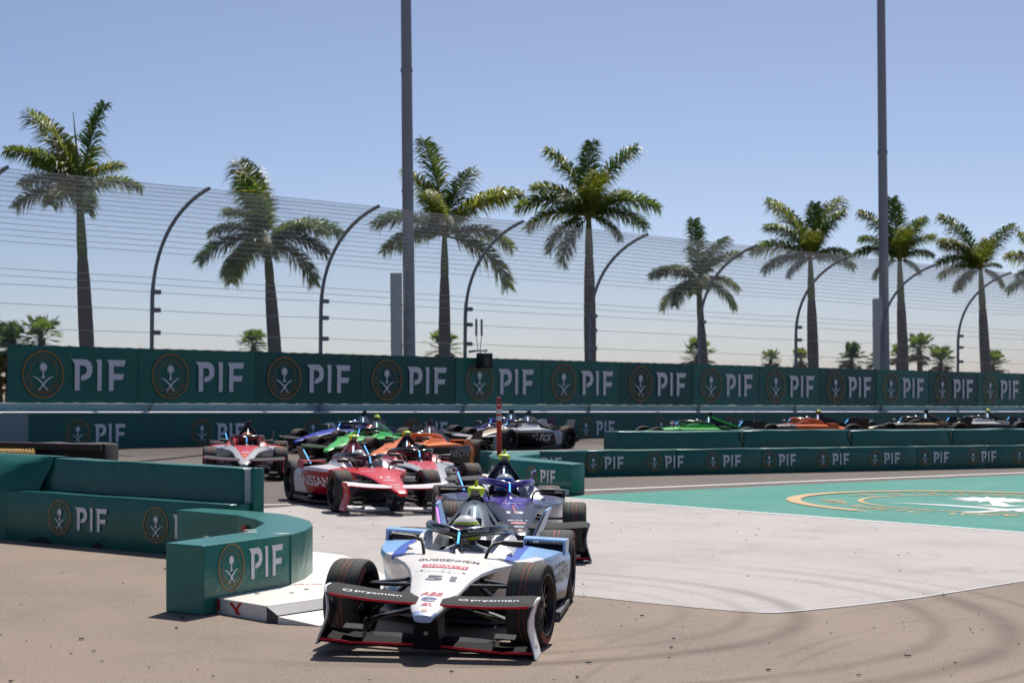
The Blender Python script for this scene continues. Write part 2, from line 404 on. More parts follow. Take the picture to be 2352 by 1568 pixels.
# ------------------------------------------------------------------ the far wall, its banner and catch fence (one frame: x along, -y to the track)
KL = 4.28
def wall_frame(name): return empty(name, (-12.93, 51.9, 0.065), (0, R(0.7), math.atan2(.718, .696)))
X0, X1 = -1.1, 13.6 * KL
w1 = wall_frame('track_wall'); tag(w1, 'long teal wrapped track wall with white letters standing beneath the tall fence', 'wall')
mb = MB(); mb.box(((X1 - .55) / 2, .15, .29), (X1 + .55, .3, 1.58)); mb.build('wall_face', TEALD, w1)
mb = MB(); mb.box((-.55 - 8, .15, .29), (16, .298, 1.578)); mb.build('bare_end', mat('bare_wall', S((140, 158, 160)), .7, var=.12, scale=1), w1)
mb = MB(); mb.box((X1 / 2 - 8, -.02, .03), (X1 + 16, .06, .10)); mb.build('base_strip', mat('pale_blue_strip', S((140, 165, 190)), .6), w1)
k = -16.5
while k < X1:
    L_ = 6.1 if k < 3 else 6.3
    mb = MB(); mb.prism([(k, -.04), (k + L_ - .12, -.04), (k + L_ - .12, .32), (k, .32)], 1.08, lambda x, y: 1.095 + max(0, y + .04) * .10); mb.build('cap', CAPW, w1); k += L_
for n in range(13): logo(w1, (.24 + n) * KL, .52, -.006, .78)
w2 = wall_frame('retaining_wall'); tag(w2, 'pale blue grey concrete retaining wall showing as a strip under the banner', 'wall')
k = -16.5
while k < X1:
    mb = MB(); mb.box((k + 7.96, .62, .28), (15.92, .3, 2.12)); mb.build('segment', BLUEW, w2)
    mb = MB(); mb.box((k + 7.96, .60, 1.355), (15.9, .40, .03)); mb.build('coping', CAPW, w2); k += 16
bn = wall_frame('banner'); tag(bn, 'tall dark teal banner with white letters and gold emblems hung on the fence', 'banner')
bmesh_panel = []
for v in range(3):
    mb = MB(); n = 26; top = []
    rr = random.Random(v)
    xs = [-KL * .257 + KL * i / n for i in range(n + 1)]
    wav = [(rr.random() - .5) * .012 for _ in xs]; wav[-1] = wav[0]
    front = [[(x, .03 * math.sin(math.pi * i / n) * math.sin(x * 2.1 + v) * (zz - 1.37) * (2.965 - zz) + .004, zz) for zz in ([1.37 + wav[i] * 2] + [1.6, 1.9, 2.3, 2.6] + [2.965 + (.012 if i % 3 == 0 else -.004)])] for i, x in enumerate(xs)]
    mb.loft(front, 0, False, False)
    me = mb.mesh('panel', [mat('banner_%d' % v, S([(26, 108, 96), (17, 88, 82), (30, 112, 102)][v]), .5, var=.14, scale=.8, bump=.9, bscale=2.2)], 60)
    bmesh_panel.append(me)
tie = MB(); tie.box((0, 0, 0), (.022, .02, .035)); tie_me = tie.mesh('tie', [mat('tie_grey', S((150, 155, 155)), .6)], 0)
for n in range(14):
    p = link('panel', bmesh_panel[[0, 0, 1, 1, 2, 0, 1, 2, 0, 1, 2, 1, 0, 2][n]], bn, (n * KL, .20, 0)); logo(p, 0, 2.165, -.035, 1.33)
    for q in range(3): link('tie', tie_me, p, (-KL * .257 + .02, -.012, 1.55 + q * .55))
    mb = MB(); mb.tube([(-KL * .257, -.004, 1.38), (-KL * .257 + .01, -.006, 2.1), (-KL * .257, -.004, 2.96)], .010, 5); mb.build('seam', TEALD, p)
    for q in range(5): link('tie', tie_me, p, (-KL * .2 + q * .85, -.012, 2.975))

fe = wall_frame('catch_fence'); tag(fe, 'tall curved catch fence of grey posts, cables and wire mesh behind the banner', 'fence')
def bez(t):
    P = [(0, 4.4), (.03, 5.75), (.85, 6.95), (2.6, 7.46)]; u = 1 - t
    return tuple(u**3 * P[0][i] + 3 * u*u*t * P[1][i] + 3 * u*t*t * P[2][i] + t**3 * P[3][i] for i in (0, 1))
prof = [(0, 2.7), (0, 3.3), (0, 3.9), (0, 4.4)] + [bez(t / 12) for t in range(1, 13)]
mb = MB(); FY = .45
mb.tube([(0, FY, .9), (0, FY, 2.6)] + [(0, FY - o_, z) for o_, z in prof[1:]] + [(0, FY - 2.72, 7.48)], [.064, .064] + [.064] * 4 + [.056] * (len(prof) - 5) + [.054] * 1, 10, up=(1, 0, 0))
post_me = mb.mesh('post', [STEELD])
mb = MB(); mb.box((.05, FY - .12, 0), (.26, .14, .13)); clamp_me = mb.mesh('clamp', [STEELD], 0)
BAY = 1.505 * KL; K0 = .838 * KL + .22
for n in range(-2, 9):
    x = K0 + n * BAY; p = link('post', post_me, fe, (x, 0, 0))
    for z in (3.44, 4.10, 4.63): link('clamp', clamp_me, p, (0, 0, z))
# cables
arc = [(0, 3.44), (0, 4.10), (0, 4.63), (0.02, 4.86), (.03, 5.05)]
for i in range(15): arc.append(bez(.36 + .64 * i / 14))
for o_, z in arc:
    mb = MB(); pts = []
    for n in range(-2, 9):
        for s_ in range(4):
            x = K0 + (n + s_ / 4) * BAY; pts.append((x, FY - o_ - .11, z - .015 * math.sin(math.pi * s_ / 4) + .01 * math.sin(n * 3.1 + z)))
    mb.tube(pts, .0075, 5); mb.build('cable', GALV, fe)
# chain link, one shared bay
dense = []
tot = 0; cum = [0]
for a, b in zip(prof, prof[1:]): tot += math.dist(a, b); cum.append(tot)
def pv(v):
    v = max(0, min(tot, v))
    for i in range(len(prof) - 1):
        if v <= cum[i + 1] + 1e-9:
            t = (v - cum[i]) / (cum[i + 1] - cum[i]); return (prof[i][0] + t * (prof[i+1][0] - prof[i][0]), prof[i][1] + t * (prof[i+1][1] - prof[i][1]))
    return prof[-1]
mb = MB(); sp = .075; r = .0025
for sg in (-1, 1):
    k = -tot if sg > 0 else 0.0
    while k < BAY + (tot if sg < 0 else 0):
        # wire u = k + sg*v
        v0, v1 = 0, tot
        if sg > 0: v0 = max(0, -k); v1 = min(tot, BAY - k)
        else: v0 = max(0, k - BAY); v1 = min(tot, k)
        if v1 - v0 > .05:
            n = max(1, int((v1 - v0) / .42)); pts = []
            for i in range(n + 1):
                v = v0 + (v1 - v0) * i / n; o_, z = pv(v); pts.append((k + sg * v, FY - o_ - .09, z))
            mb.tube(pts, r, 3)
        k += sp
mesh_me = mb.mesh('wire_mesh', [GALV], 0)
for n in range(-2, 8): tag(link('wire_mesh', mesh_me, fe, (K0 + n * BAY, 0, 0)), kind='stuff')

# radio unit hung on the fence
c = at(1113, 828, 64.2)
dv = empty('radio_unit', (c.x, c.y, c.z), (0, 0, R(38))); tag(dv, 'black camera box with two grey rod antennas clamped to a fence post', 'radio unit')
mb = MB(); mb.box((0, 0, 0), (.46, .36, .52)); me = mb.mesh('housing', [MATTE]); bevel(me, .03); link('housing', me, dv)
mb = MB(); mb.box((-.06, -.19, -.02), (.2, .03, .30)); mb.build('lens_panel', CARBON, dv)
mb = MB(); mb.tube([(-.36, .1, .33), (.2, .1, .36)], .03); mb.tube([(-.1, .1, .34), (-.1, .1, .2)], .02); mb.tube([(.12, .1, .34), (.12, .1, .2)], .02); mb.tube([(-.5, .25, .30), (-.3, .1, .34)], .04); mb.build('bracket', STEELD, dv)
for x in (-.28, -.05):
    mb = MB(); mb.tube([(x, .1, .85), (x, .1, 1.42)], [.04, .04], 10); mb.build('antenna', mat('antenna_grey', S((150, 152, 156)), .5), dv)
    mb = MB(); mb.tube([(x, .1, .86), (x * .4 - .1, .1, .36)], .014, 6); mb.build('mast', STEELD, dv)

# ------------------------------------------------------------------ light masts
MAST = mat('mast_grey', S((146, 146, 152)), .55, .3, var=.08, scale=3)
MBOX = mat('mast_box_grey', S((196, 198, 196)), .7, var=.10, scale=2)
for (xb, yb, wpx, off, bx0, bx1, by, lab) in ((942, 812, 26, 6, 904, 930, 628, 'tall grey steel light mast with a bolted pale box, between the second and third palms'),
                                             (2033, 846, 22, 6, 2010, 2031, 686, 'tall grey steel light mast with a bolted pale box, before the seventh palm')):
    # behind the fence by off metres: ray meets the offset wall line
    d = ray(xb, yb); ox, oy = -12.93 - .718 * off, 51.9 + .696 * off
    t = (ox - d.x * oy) / (d.x * .718 - .696); Yd = oy + .718 * t
    q = Vector((d.x * Yd, Yd, 0)); zb = gz(q.x); wd = wpx * Yd / FPX
    ms = empty('light_mast', (q.x, q.y, zb), (0, R(-.55), 0)); tag(ms, lab, 'light mast')
    mb = MB(); mb.lathe([(0, 0), (wd * .56, 0), (wd * .52, 6), (wd * .44, 20), (wd * .36, 34), (0, 34)], 16); mb.build('pole', MAST, ms)
    cxb = ((bx0 + bx1) / 2 - CX) / FPX * (Yd - .35) - q.x; hb = CAM_H + (HZ - by) / FPX * Yd - zb; wb = (bx1 - bx0) * Yd / FPX
    mb = MB(); mb.box((cxb - .06, -.38, hb / 2), (wb, .3, hb)); me = mb.mesh('box', [MBOX]); bevel(me, .02); link('box', me, ms)
    for z in (hb * .55, hb * .8): mb = MB(); mb.box((cxb - .06, -.38, z), (wb + .03, .33, .07)); mb.build('band', MBOX, ms, 0)
    for z in (4.5, 9.0, 13.5): mb = MB(); mb.lathe([(wd * .52, z), (wd * .55, z + .02), (wd * .55, z + .12), (wd * .52, z + .14)], 16); mb.build('collar', MAST, ms)

# ------------------------------------------------------------------ royal palms
FRG = []
for i, c in enumerate(((80, 98, 34), (98, 108, 40), (58, 80, 30), (140, 130, 56))):
    m = mat('frond_green_%d' % i, S(c), .42, var=.30, scale=3); FRG.append(m)
    b = m.node_tree.nodes['Principled BSDF']; b.inputs['Subsurface Weight'].default_value = 0
    # light passes through leaflets
    t = m.node_tree; tr = t.nodes.new('ShaderNodeBsdfTranslucent'); tr.inputs[0].default_value = (*[min(1, v * 2.6) for v in S(c)], 1)
    mxs = t.nodes.new('ShaderNodeMixShader'); mxs.inputs[0].default_value = .45; out = t.nodes['Material Output']
    t.links.new(b.outputs[0], mxs.inputs[1]); t.links.new(tr.outputs[0], mxs.inputs[2]); t.links.new(mxs.outputs[0], out.inputs[0])
DRY = mat('frond_dry', S((128, 108, 62)), .6, var=.3, scale=3)
TRUNK = mat('palm_trunk', S((112, 102, 94)), .85, var=.28, scale=2.2, bump=.5, bscale=14, stretch=(1, 1, 3.5))
SHAFT = mat('palm_crownshaft', S((98, 112, 42)), .45, var=.25, scale=2)
def frond_mesh(e0, e1, L, seed, mats, dens=84):
    rr = random.Random(seed); N = 16; P = [Vector((0, 0, 0))]; T = []
    for i in range(N):
        e = R(e0 + (e1 - e0) * (i / (N - 1)) ** 1.25); d = Vector((math.cos(e), .05 * math.sin(i * .5 + seed), math.sin(e))).normalized(); T.append(d); P.append(P[-1] + d * L / N)
    T.append(T[-1]); mb = MB(); mb.tube(P, [.045 * (1 - .85 * i / N) + .006 for i in range(N + 1)], 5, 0)
    for k in range(dens):
        s = .10 + .90 * (k + rr.random() * .5) / dens; f = s * N; i = min(N - 1, int(f)); p = P[i].lerp(P[i + 1], f - i); t = T[i]
        side = t.cross(Vector((0, 0, 1))).normalized() if abs(t.z) < .98 else Vector((0, 1, 0)); up = side.cross(t).normalized()
        ln = (.34 + .66 * math.sin(math.pi * min(1, s * .92 + .06)) ** .7) * (L / 3) * rr.uniform(.8, 1.1)
        for sg in (-1, 1):
            for tier in (0, 1):
                a = R(rr.uniform(20, 55) if tier else rr.uniform(-25, 15))
                d = (side * sg * math.cos(a) + up * math.sin(a) + t * rr.uniform(.45, .85)).normalized()
                w_ = .023 * rr.uniform(.8, 1.3); q0 = p; q1 = p + d * ln * .5 + Vector((0, 0, -.05 * ln)); q2 = p + d * ln * .88 + Vector((0, 0, -.42 * ln * rr.uniform(.6, 1.3)))
                wv = t.cross(d).cross(d).normalized() * w_
                mb.add([q0 - wv * .5, q0 + wv * .5, q1 + wv, q1 - wv, q2], [(0, 1, 2, 3), (3, 2, 4)], 1 if rr.random() < .93 else 2)
    return mb.mesh('frond', mats, 0)
SHP = {'U': (86, 68), 'V': (72, 30), 'W': (56, 0), 'M': (38, -28), 'H': (16, -48), 'D': (-12, -72), 'B': (-42, -82), 'S': (97, 95)}
FM = {}
for k_, (a, b) in SHP.items():
    for v in range(2):
        if k_ == 'S':
            mb = MB(); mb.tube([(0, 0, 0), (-.12, 0, 1.2), (-.32, 0, 2.6)], [.05, .04, .008], 6); FM[k_, v] = mb.mesh('spear_leaf', [SHAFT]); continue
        FM[k_, v] = frond_mesh(a, b, 3.0, ord(k_) * 3 + v, [SHAFT if k_ in 'UV' else FRG[3], FRG[(v + len(FM)) % 3], FRG[3] if k_ in 'UVW' else DRY])
def on_row(px, py, off):
    d = ray(px, py); ox, oy = -12.93 - .718 * off, 51.9 + .696 * off
    t = (ox - d.x * oy) / (d.x * .718 - .696); return oy + .718 * t
def palm(base, crown, wpx, fr, off, lab, fs=1.0, shaft=.24):
    Y = on_row(base[0], base[1], off); b = at(base[0], base[1], Y); c = at(crown[0], crown[1], Y); zb = gz(b.x)
    lean = (c.x - b.x) / (c.z - b.z); bx = b.x - lean * (b.z - zb); H = c.z - zb
    root = empty('royal_palm', (bx, Y, zb)); tag(root, lab, 'palm tree', 'royal palms behind the fence')
    wd = wpx * Y / FPX / 2; n = 14; rings = []
    hs = H * (1 - shaft)
    prf = [(0, 1.15), (.12, .98), (.3, .98), (.45, 1.0), (.6, 1.03), (.75, .96), (.88, .88), (1, .70)]
    mb = MB(); rr = random.Random(base[0]); rings = []
    for i in range(25):
        s = i / 24; r_ = 0
        for (a0, a1), (b0, b1) in zip(prf, prf[1:]):
            if a0 <= s <= b0: r_ = a1 + (b1 - a1) * (s - a0) / (b0 - a0)
        r_ *= wd * (1 + .03 * (i % 2)) ; z = hs * s
        rings.append([(lean * z + r_ * math.cos(2 * math.pi * q / n), r_ * math.sin(2 * math.pi * q / n), z) for q in range(n)])
    mb.loft(rings); mb.build('trunk', TRUNK, root)
    mb = MB(); rings = []
    for s, r_ in ((0, .62), (.06, .72), (.3, .68), (.7, .5), (.95, .38), (1, .34)):
        z = hs + (H - hs) * s * 1.02; rings.append([(lean * z + r_ * wd * math.cos(2 * math.pi * q / n), r_ * wd * math.sin(2 * math.pi * q / n), z) for q in range(n)])
    mb.loft(rings); mb.build('crownshaft', SHAFT, root)
    for sh, az, sc in fr:
        if base[0] > 300: sc *= {'U': 1.34, 'V': 1.30, 'W': 1.12}.get(sh, 1.0)
        elif sh in 'MHW': sc *= .88
        link('spear_leaf' if sh == 'S' else 'frond', FM[sh, rr.randrange(2)], root, (lean * H, 0, H - .12), (rr.uniform(-.15, .15), rr.uniform(-.06, .06), R(az + rr.uniform(-8, 8))), (sc * fs * rr.uniform(.86, 1.12),) * 3)
palm((199, 790), (182, 440), 34, [('U', 30, 1.15), ('V', 165, 1.2), ('W', 195, 1.15), ('W', 150, 1.1), ('H', 185, 1.0), ('M', 170, 1.05), ('M', 20, .85), ('W', 350, .85), ('S', 0, 1.25), ('H', 250, .8), ('H', 100, .8), ('M', 300, .6), ('V', 120, .9), ('W', 175, .95)], 9, 'tallest royal palm, with a thin bare spear leaf, at the end of the banner', 1.0, .27)
palm((631, 803), (613, 548), 30, [('V', 120, 1.0), ('V', 250, .8), ('H', 175, 1.0), ('M', 190, .95), ('W', 160, .9), ('H', 5, .9), ('M', 340, 1.0), ('M', 20, 1.05), ('D', 200, .9), ('D', 345, 1.0), ('H', 270, .9), ('D', 150, .85), ('H', 90, .9), ('D', 240, .9)], 9, 'royal palm with browned drooping fronds, between the first two curved fence posts', .92, .22)
palm((1021, 812), (1021, 535), 27, [('U', 150, 1.0), ('V', 200, .9), ('V', 40, .9), ('M', 180, .95), ('H', 185, .9), ('W', 15, 1.05), ('W', 350, 1.0), ('D', 350, 1.15), ('H', 10, .9), ('W', 260, .8), ('M', 90, .8), ('M', 280, .7), ('H', 160, .8)], 9, 'royal palm with upright crown standing right beside a light mast', 1.0, .22)
palm((1356, 824), (1352, 492), 27, [('V', 165, 1.0), ('V', 15, 1.0), ('U', 60, .95), ('W', 170, .95), ('M', 180, 1.05), ('M', 0, 1.05), ('H', 10, .95), ('D', 190, .9), ('B', 200, .75), ('H', 175, .9), ('W', 280, .9), ('M', 90, .9), ('D', 340, .6), ('W', 20, .7), ('M', 240, .8)], 9, 'dark green full crowned royal palm, nearest palm to the radio unit', 1.0, .20)
palm((1615, 831), (1604, 640), 23, [('U', 120, .85), ('V', 30, .8), ('M', 178, .9), ('M', 190, .8), ('D', 195, .75), ('W', 10, .85), ('H', 0, .8), ('D', 350, .85), ('H', 270, .7), ('H', 90, .7), ('D', 220, .75), ('W', 150, .5)], 9, 'shortest royal palm, its sparse crown barely above the fence top', .95, .30)
palm((1868, 838), (1861, 592), 25, [('V', 155, 1.0), ('V', 25, 1.0), ('U', 90, .9), ('M', 180, 1.0), ('W', 190, .9), ('H', 185, 1.0), ('D', 200, .6), ('H', 0, .75), ('M', 350, .7), ('W', 270, .9), ('W', 90, .9), ('V', 340, .8)], 9, 'royal palm with spread upright fronds, the neighbour of the shortest palm and the second mast', .95, .25)
palm((2075, 847), (2066, 592), 24, [('U', 100, 1.0), ('V', 160, .9), ('V', 30, .9), ('W', 175, .9), ('M', 182, 1.05), ('W', 10, .8), ('M', 0, .7), ('D', 195, .6), ('D', 345, .55), ('W', 270, .9), ('M', 90, .8), ('V', 330, .8)], 9, 'royal palm half hidden behind the second light mast', .95, .25)
palm((2264, 850), (2252, 614), 23, [('V', 150, 1.0), ('V', 20, 1.0), ('W', 175, 1.0), ('M', 182, 1.0), ('H', 178, .9), ('D', 200, .75), ('D', 350, .6), ('M', 0, .5), ('W', 260, .9), ('W', 190, .9), ('M', 90, .8), ('D', 180, .8)], 9, 'royal palm with a dry brown patch in its crown, last whole palm of the row', .95, .26)
palm((2440, 856), (2425, 640), 22, [('V', 150, 1.0), ('W', 180, 1.0), ('M', 182, 1.0), ('H', 178, 1.0), ('D', 200, .8), ('W', 260, .9), ('W', 20, .9), ('H', 0, .9)], 9, 'royal palm of which only frond tips reach into view at the row end', .95, .26)

# small fan palms far behind
def fan_mesh(seed):
    rr = random.Random(seed); mb = MB(); 
    for k in range(58):
        az = rr.uniform(0, 6.283); el = R(rr.uniform(-60, 85)); L = rr.uniform(.35, .85); d = Vector((math.cos(az) * math.cos(el), math.sin(az) * math.cos(el), math.sin(el))); c = d * L
        side = d.cross(Vector((0, 0, 1))).normalized() if abs(d.z) < .95 else Vector((1, 0, 0)); up = side.cross(d)
        mb.tube([(0, 0, 0), tuple(c)], .015, 3, 1)
        for j in range(13):
            a = R(-80 + j * 13.3); l2 = rr.uniform(.38, .5); e = c + (d * math.cos(a) + side * math.sin(a)) * l2 + Vector((0, 0, -.10 * rr.random())); q = c + (d * math.cos(a) + side * math.sin(a)) * l2 * .5
            wv = (d * -math.sin(a) + side * math.cos(a)) * .035; mb.add([c, q - wv, e, q + wv], [(0, 1, 2, 3)], 0 if el > R(-15) else 2)
    return mb
FANM = [fan_mesh(s).mesh('crown', [FRG[i % 3], SHAFT, DRY], 0) for i, s in enumerate((3, 5, 9))]
LBL = {20: 'fan palm whose crown shows just above the free end of the banner', 96: 'fan palm beside the trunk of the tallest royal palm', -4: 'low fan palm filling the gap past the free end of the banner',
       582: 'small far fan palm behind the banner, near the second royal palm', 1018: 'small far fan palm behind the third royal palm trunk', 1602: 'small far fan palm behind the shortest royal palm',
       1770: 'tiny far fan palm over the banner, alone between the fifth and sixth royal palms', 1840: 'tiny far fan palm at the foot of a fence post beside the sixth royal palm',
       1955: 'bushy far fan palm between the sixth royal palm and the second mast', 2012: 'small far fan palm half hidden by the second light mast', 2112: 'tall far fan palm showing its trunk, beyond the seventh royal palm',
       2160: 'squat round far fan palm next to the tall fan palm', 2062: 'far fan palm behind the trunk of the seventh royal palm', 2280: 'far fan palm behind the last whole royal palm'}
for px, py, rpx, key in ((20, 806, 54, 0), (96, 778, 50, 0), (-4, 862, 44, 0), (582, 797, 36, 1), (1018, 802, 38, 2), (1602, 818, 38, 3), (1770, 828, 24, 4), (1840, 827, 24, 4), (1955, 827, 34, 5), (2012, 830, 26, 5), (2112, 805, 36, 5), (2160, 832, 34, 5), (2062, 820, 26, 5), (2280, 840, 32, 6)):
    Y = 140 + (px * 37 % 23) if key else 72; c = at(px, py, Y); sc = 1.3 * rpx * Y / FPX / 1.15; z0 = gz(c.x); t_ = empty('fan_palm', (c.x, c.y, z0)); tag(t_, LBL[px], 'palm tree', 'fan palms far behind the fence')
    mb = MB(); mb.tube([(0, 0, 0), (.05, 0, (c.z - z0) * .5), (0, 0, c.z - z0)], [.22 * sc, .17 * sc, .15 * sc], 8); mb.build('trunk', TRUNK, t_)
    link('crown', FANM[px % 3], t_, (0, 0, c.z - z0), (0, 0, px), (sc, sc, sc))

# ------------------------------------------------------------------ barriers
def frame(name, a, b, label=None, cat=None, group=None):
    """empty at a, local x runs to b along the ground, local -y faces out"""
    d = Vector((b.x - a.x, b.y - a.y)); al = math.atan2(d.y, d.x); dn = d.normalized()
    e = empty(name, (a.x, a.y, gz(a.x)), (0, math.asin(SLOPE * dn.x), al)); tag(e, label, cat, group); e['L'] = d.length
    del e['L']; return e, d.length
def hitx(a, b, px):
    """distance along the ground line a-b where the photo column px meets it"""
    d = Vector((b.x - a.x, b.y - a.y)); L = d.length; d /= L; s = (px - CX) / FPX
    return (s * a.y - a.x) / (d.x - s * d.y)
def slab(name, x0, x1, y0, y1, z0, z1, m, parent, bv=.02, wob=0.0, n=1, rnd=None):
    mb = MB(); rings = []; rr = random.Random(int((x0 + x1 + z1) * 100))
    for i in range(n + 1):
        x = x0 + (x1 - x0) * i / n; w_ = lambda: (rr.random() - .5) * wob
        rings.append([(x, y0 + w_(), z0), (x, y0 + w_(), (z0 + z1) / 2), (x, y0 + w_(), z1 + w_()), (x, y1, z1 + w_()), (x, y1, z0)])
    mb.loft(rings); me = mb.mesh(name, [m], 40)
    if bv: bevel(me, bv, 2, 40)
    return link(name, me, parent)
FOAM = mat('exposed_foam', S((196, 196, 190)), .8, var=.15)
# left, against the picture's edge: low wrapped tier in front, taller wrapped wall behind
a, b = G(0, 1237), G(378, 1272); dv_ = Vector((b.x - a.x, b.y - a.y, 0)).normalized()
a0 = a - dv_ * 4.0; a0.z = gz(a0.x)
f, L_ = frame('low_barrier', a0, b, 'low teal wrapped barrier with letters, running into the curved kerb block', 'barrier')
xe = hitx(a0, b, 527)
slab('wrap', 0, xe, 0, .35, -.05, .63, TEAL2, f, .02, .012, 18)
for px in (138, 359): logo(f, hitx(a0, b, px), .335, -.012, .42)
for px, wd in ((95, .25), (225, .10), (392, .12)):
    mb = MB(); x = hitx(a0, b, px); mb.add([(x - wd, -.011, .0), (x + wd, -.011, .0), (x + wd * .5, -.011, .05), (x, -.011, .08), (x - wd * .7, -.011, .04)], [(0, 1, 2, 3, 4)]); mb.build('scuff', BLACK, f, 0)
f, L_ = frame('wall_section', a0, b, 'taller teal wrapped wall behind the low barrier, with a bare strip at its end', 'barrier')
nb = Vector((-dv_.y, dv_.x, 0)) * .38; xe2, xw = hitx(a0 + nb, b + nb, 577), hitx(a0 + nb, b + nb, 559)
slab('wrap', 0, xw, .36, .58, -.05, 1.03, TEAL2, f, .025, .015, 16)
slab('bare_strip', xw + .003, xe2, .38, .57, -.05, 1.02, FOAM, f, .01)
slab('end_wrap', xe2 + .003, xe2 + .07, .35, .52, -.05, 1.035, TEAL2, f, .015, .01, 2)
mb = MB(); rings = []; rr = random.Random(3)
xt = hitx(a0 + nb * .5, b + nb * .5, 100)
for i in range(22):
    s = i / 21; x = xt - .0 - s * 4.0; fold = .04 * math.sin(s * 34) * math.exp(-s * 1.5) + (rr.random() - .5) * .015; tuck = max(0, 1 - i / 2.0) * .26
    rings.append([(x, .60, 1.045), (x, .36, 1.05), (x - .02, .20 + fold + tuck * .5, .93), (x - .12, .04 + fold * .8 + tuck, .76 + fold * .6), (x - .16, -.03 + fold * .5 + tuck, .60 + fold * 1.2), (x - .16, -.035 + tuck * 1.1, .30), (x - .16, -.03 + tuck * 1.2, .0)])
mb.loft(rings, 0, False, False); mb.build('loose_cover', TEAL2, f, 60)

# curved kerb block near the lead car
HB = .61
topL = [(380.4, 1245.7), (467.6, 1252.8), (667.3, 1226.4), (700, 1216.5), (718.3, 1205.3), (713, 1195.5), (689, 1187.7), (650, 1179.6), (560, 1171.5), (464, 1165.9), (406, 1170), (546.7, 1182.4), (585, 1190.5), (606.5, 1200), (590, 1209), (562.6, 1221)]
poly = [(p.x, p.y) for p in (G(x, y, HB) for x, y in topL)]
o0 = Vector((poly[1][0], poly[1][1], 0)); kb = empty('kerb_block', (o0.x, o0.y, gz(o0.x))); tag(kb, 'boomerang shaped teal foam block with crisp white letters beside the white kerb', 'barrier')
lp = [(x - o0.x, y - o0.y) for x, y in poly]
mb = MB(); mb.prism(lp, lambda x, y: -SLOPE * x - .0, lambda x, y: HB - SLOPE * x); me = mb.mesh('wrap', [TEAL]); bevel(me, .012, 2, 12); me.set_sharp_from_angle(angle=R(9))
bm = bmesh.new(); bm.from_mesh(me); bmesh.ops.triangulate(bm, faces=[f_ for f_ in bm.faces if len(f_.verts) > 4])
bm.to_mesh(me); bm.free(); link('wrap', me, kb)
fa = Vector(lp[2]) - Vector(lp[1]); al = math.atan2(fa.y, fa.x); n_ = Vector((math.sin(al), -math.cos(al), 0))
e0 = Vector((0, 0, 0)) + n_ * .004
for nm, me_ in (('emblem', em_mesh), ('lettering', lt_mesh)):
    p_ = e0 + Vector((math.cos(al), math.sin(al), 0)) * .43; link(nm, me_, kb, (p_.x, p_.y, .385), (R(90), 0, al), (.425,) * 3)
mb = MB(); pc = Vector((lp[2][0], lp[2][1], 0)) + n_ * .004; mb.tube([(pc.x, pc.y, .0), (pc.x, pc.y, .60)], .006, 5); mb.build('seam', TEALD, kb)
q = Vector(lp[11]).lerp(Vector(lp[13]), .25); al2 = math.atan2(lp[13][1] - lp[11][1], lp[13][0] - lp[11][0])
mb = MB(); mb.box((q.x, q.y, .44), (.13, .03, .16), rz=al2); mb.build('sticker', mat('red_sticker', S((176, 38, 46)), .5), kb)

TORN = mat('torn_foam', S((216, 220, 214)), .8, var=.1); rr = random.Random(21)
for i0, i1, t, sc in ((15, 2, .15, .07), (15, 2, .85, .10), (14, 15, .7, .06), (0, 15, .5, .03)):
    p_ = Vector(lp[i0]).lerp(Vector(lp[i1]), t); mb = MB(); pts = []
    for k_ in range(9):
        a_ = 2 * math.pi * k_ / 9; r_ = sc * rr.uniform(.4, 1.0); x_, y_ = p_.x + 1.5 * r_ * math.cos(a_), p_.y + .7 * r_ * math.sin(a_); pts.append((x_, y_, HB - SLOPE * x_ + .004))
    mb.add(pts, [list(range(9))]); mb.build('torn_patch', TORN, kb, 0)
# white kerb slab with metal ramp
KW = mat('kerb_white', S((228, 222, 212)), .65, var=.14, scale=5, bump=.1, bscale=20)
RED = mat('red_paint', S((196, 48, 44)), .6, var=.15, scale=8)
kx = empty('kerb', (-2.1, 16.1, gz(-2.1))); tag(kx, 'flat white kerb slab with red paint marks and a dark metal ramp edge', 'kerb')
def kp(l): return [(x + 2.1, y - 16.1) for x, y in l]
zt = lambda h: (lambda x, y: h - SLOPE * x)
out = [(-2.75, 16.72), (-2.10, 16.02), (-1.70, 16.62), (-1.2, 17.45), (-1.25, 18.6), (-1.6, 20.0), (-1.86, 20.7), (-2.4, 21.2), (-2.7, 19.5)]
mb = MB(); mb.prism(kp(out), zt(-.01), zt(.135)); me = mb.mesh('slab', [KW]); bevel(me, .012); link('slab', me, kx)
mb = MB(); A = [(-2.095, 16.005), (-1.695, 16.6), (-1.195, 17.43)]; B = [(-1.99, 15.90), (-1.58, 16.52), (-1.06, 17.36)]
for i in range(2):
    pa, pb, pc, pd = A[i], A[i + 1], B[i + 1], B[i]
    mb.add([(x + 2.1, y - 16.1, h - SLOPE * (x + 2.1)) for (x, y), h in ((pa, .13), (pb, .13), (pc, .07), (pd, .07), (pa, 0), (pb, 0), (pc, 0), (pd, 0))], [(0, 1, 2, 3), (3, 2, 6, 7), (0, 3, 7, 4), (1, 5, 6, 2), (0, 4, 5, 1)])
mb.build('edge_plate', mat('ramp_steel', S((70, 70, 74)), .45, .5, var=.2, scale=10), kx, 0)
mb = MB(); C_ = [(-1.985, 15.88), (-1.57, 16.50), (-1.05, 17.34)]; D_ = [(-1.62, 15.74), (-1.22, 16.36), (-.75, 17.2)]
for i in range(2):
    mb.add([(x + 2.1, y - 16.1, h - SLOPE * (x + 2.1)) for (x, y), h in ((C_[i], .062), (C_[i + 1], .062), (D_[i + 1], .008), (D_[i], .008), (C_[i], 0), (D_[i], 0))], [(0, 1, 2, 3), (0, 3, 5, 4)])
mb.build('ramp_sheet', KW, kx, 0)
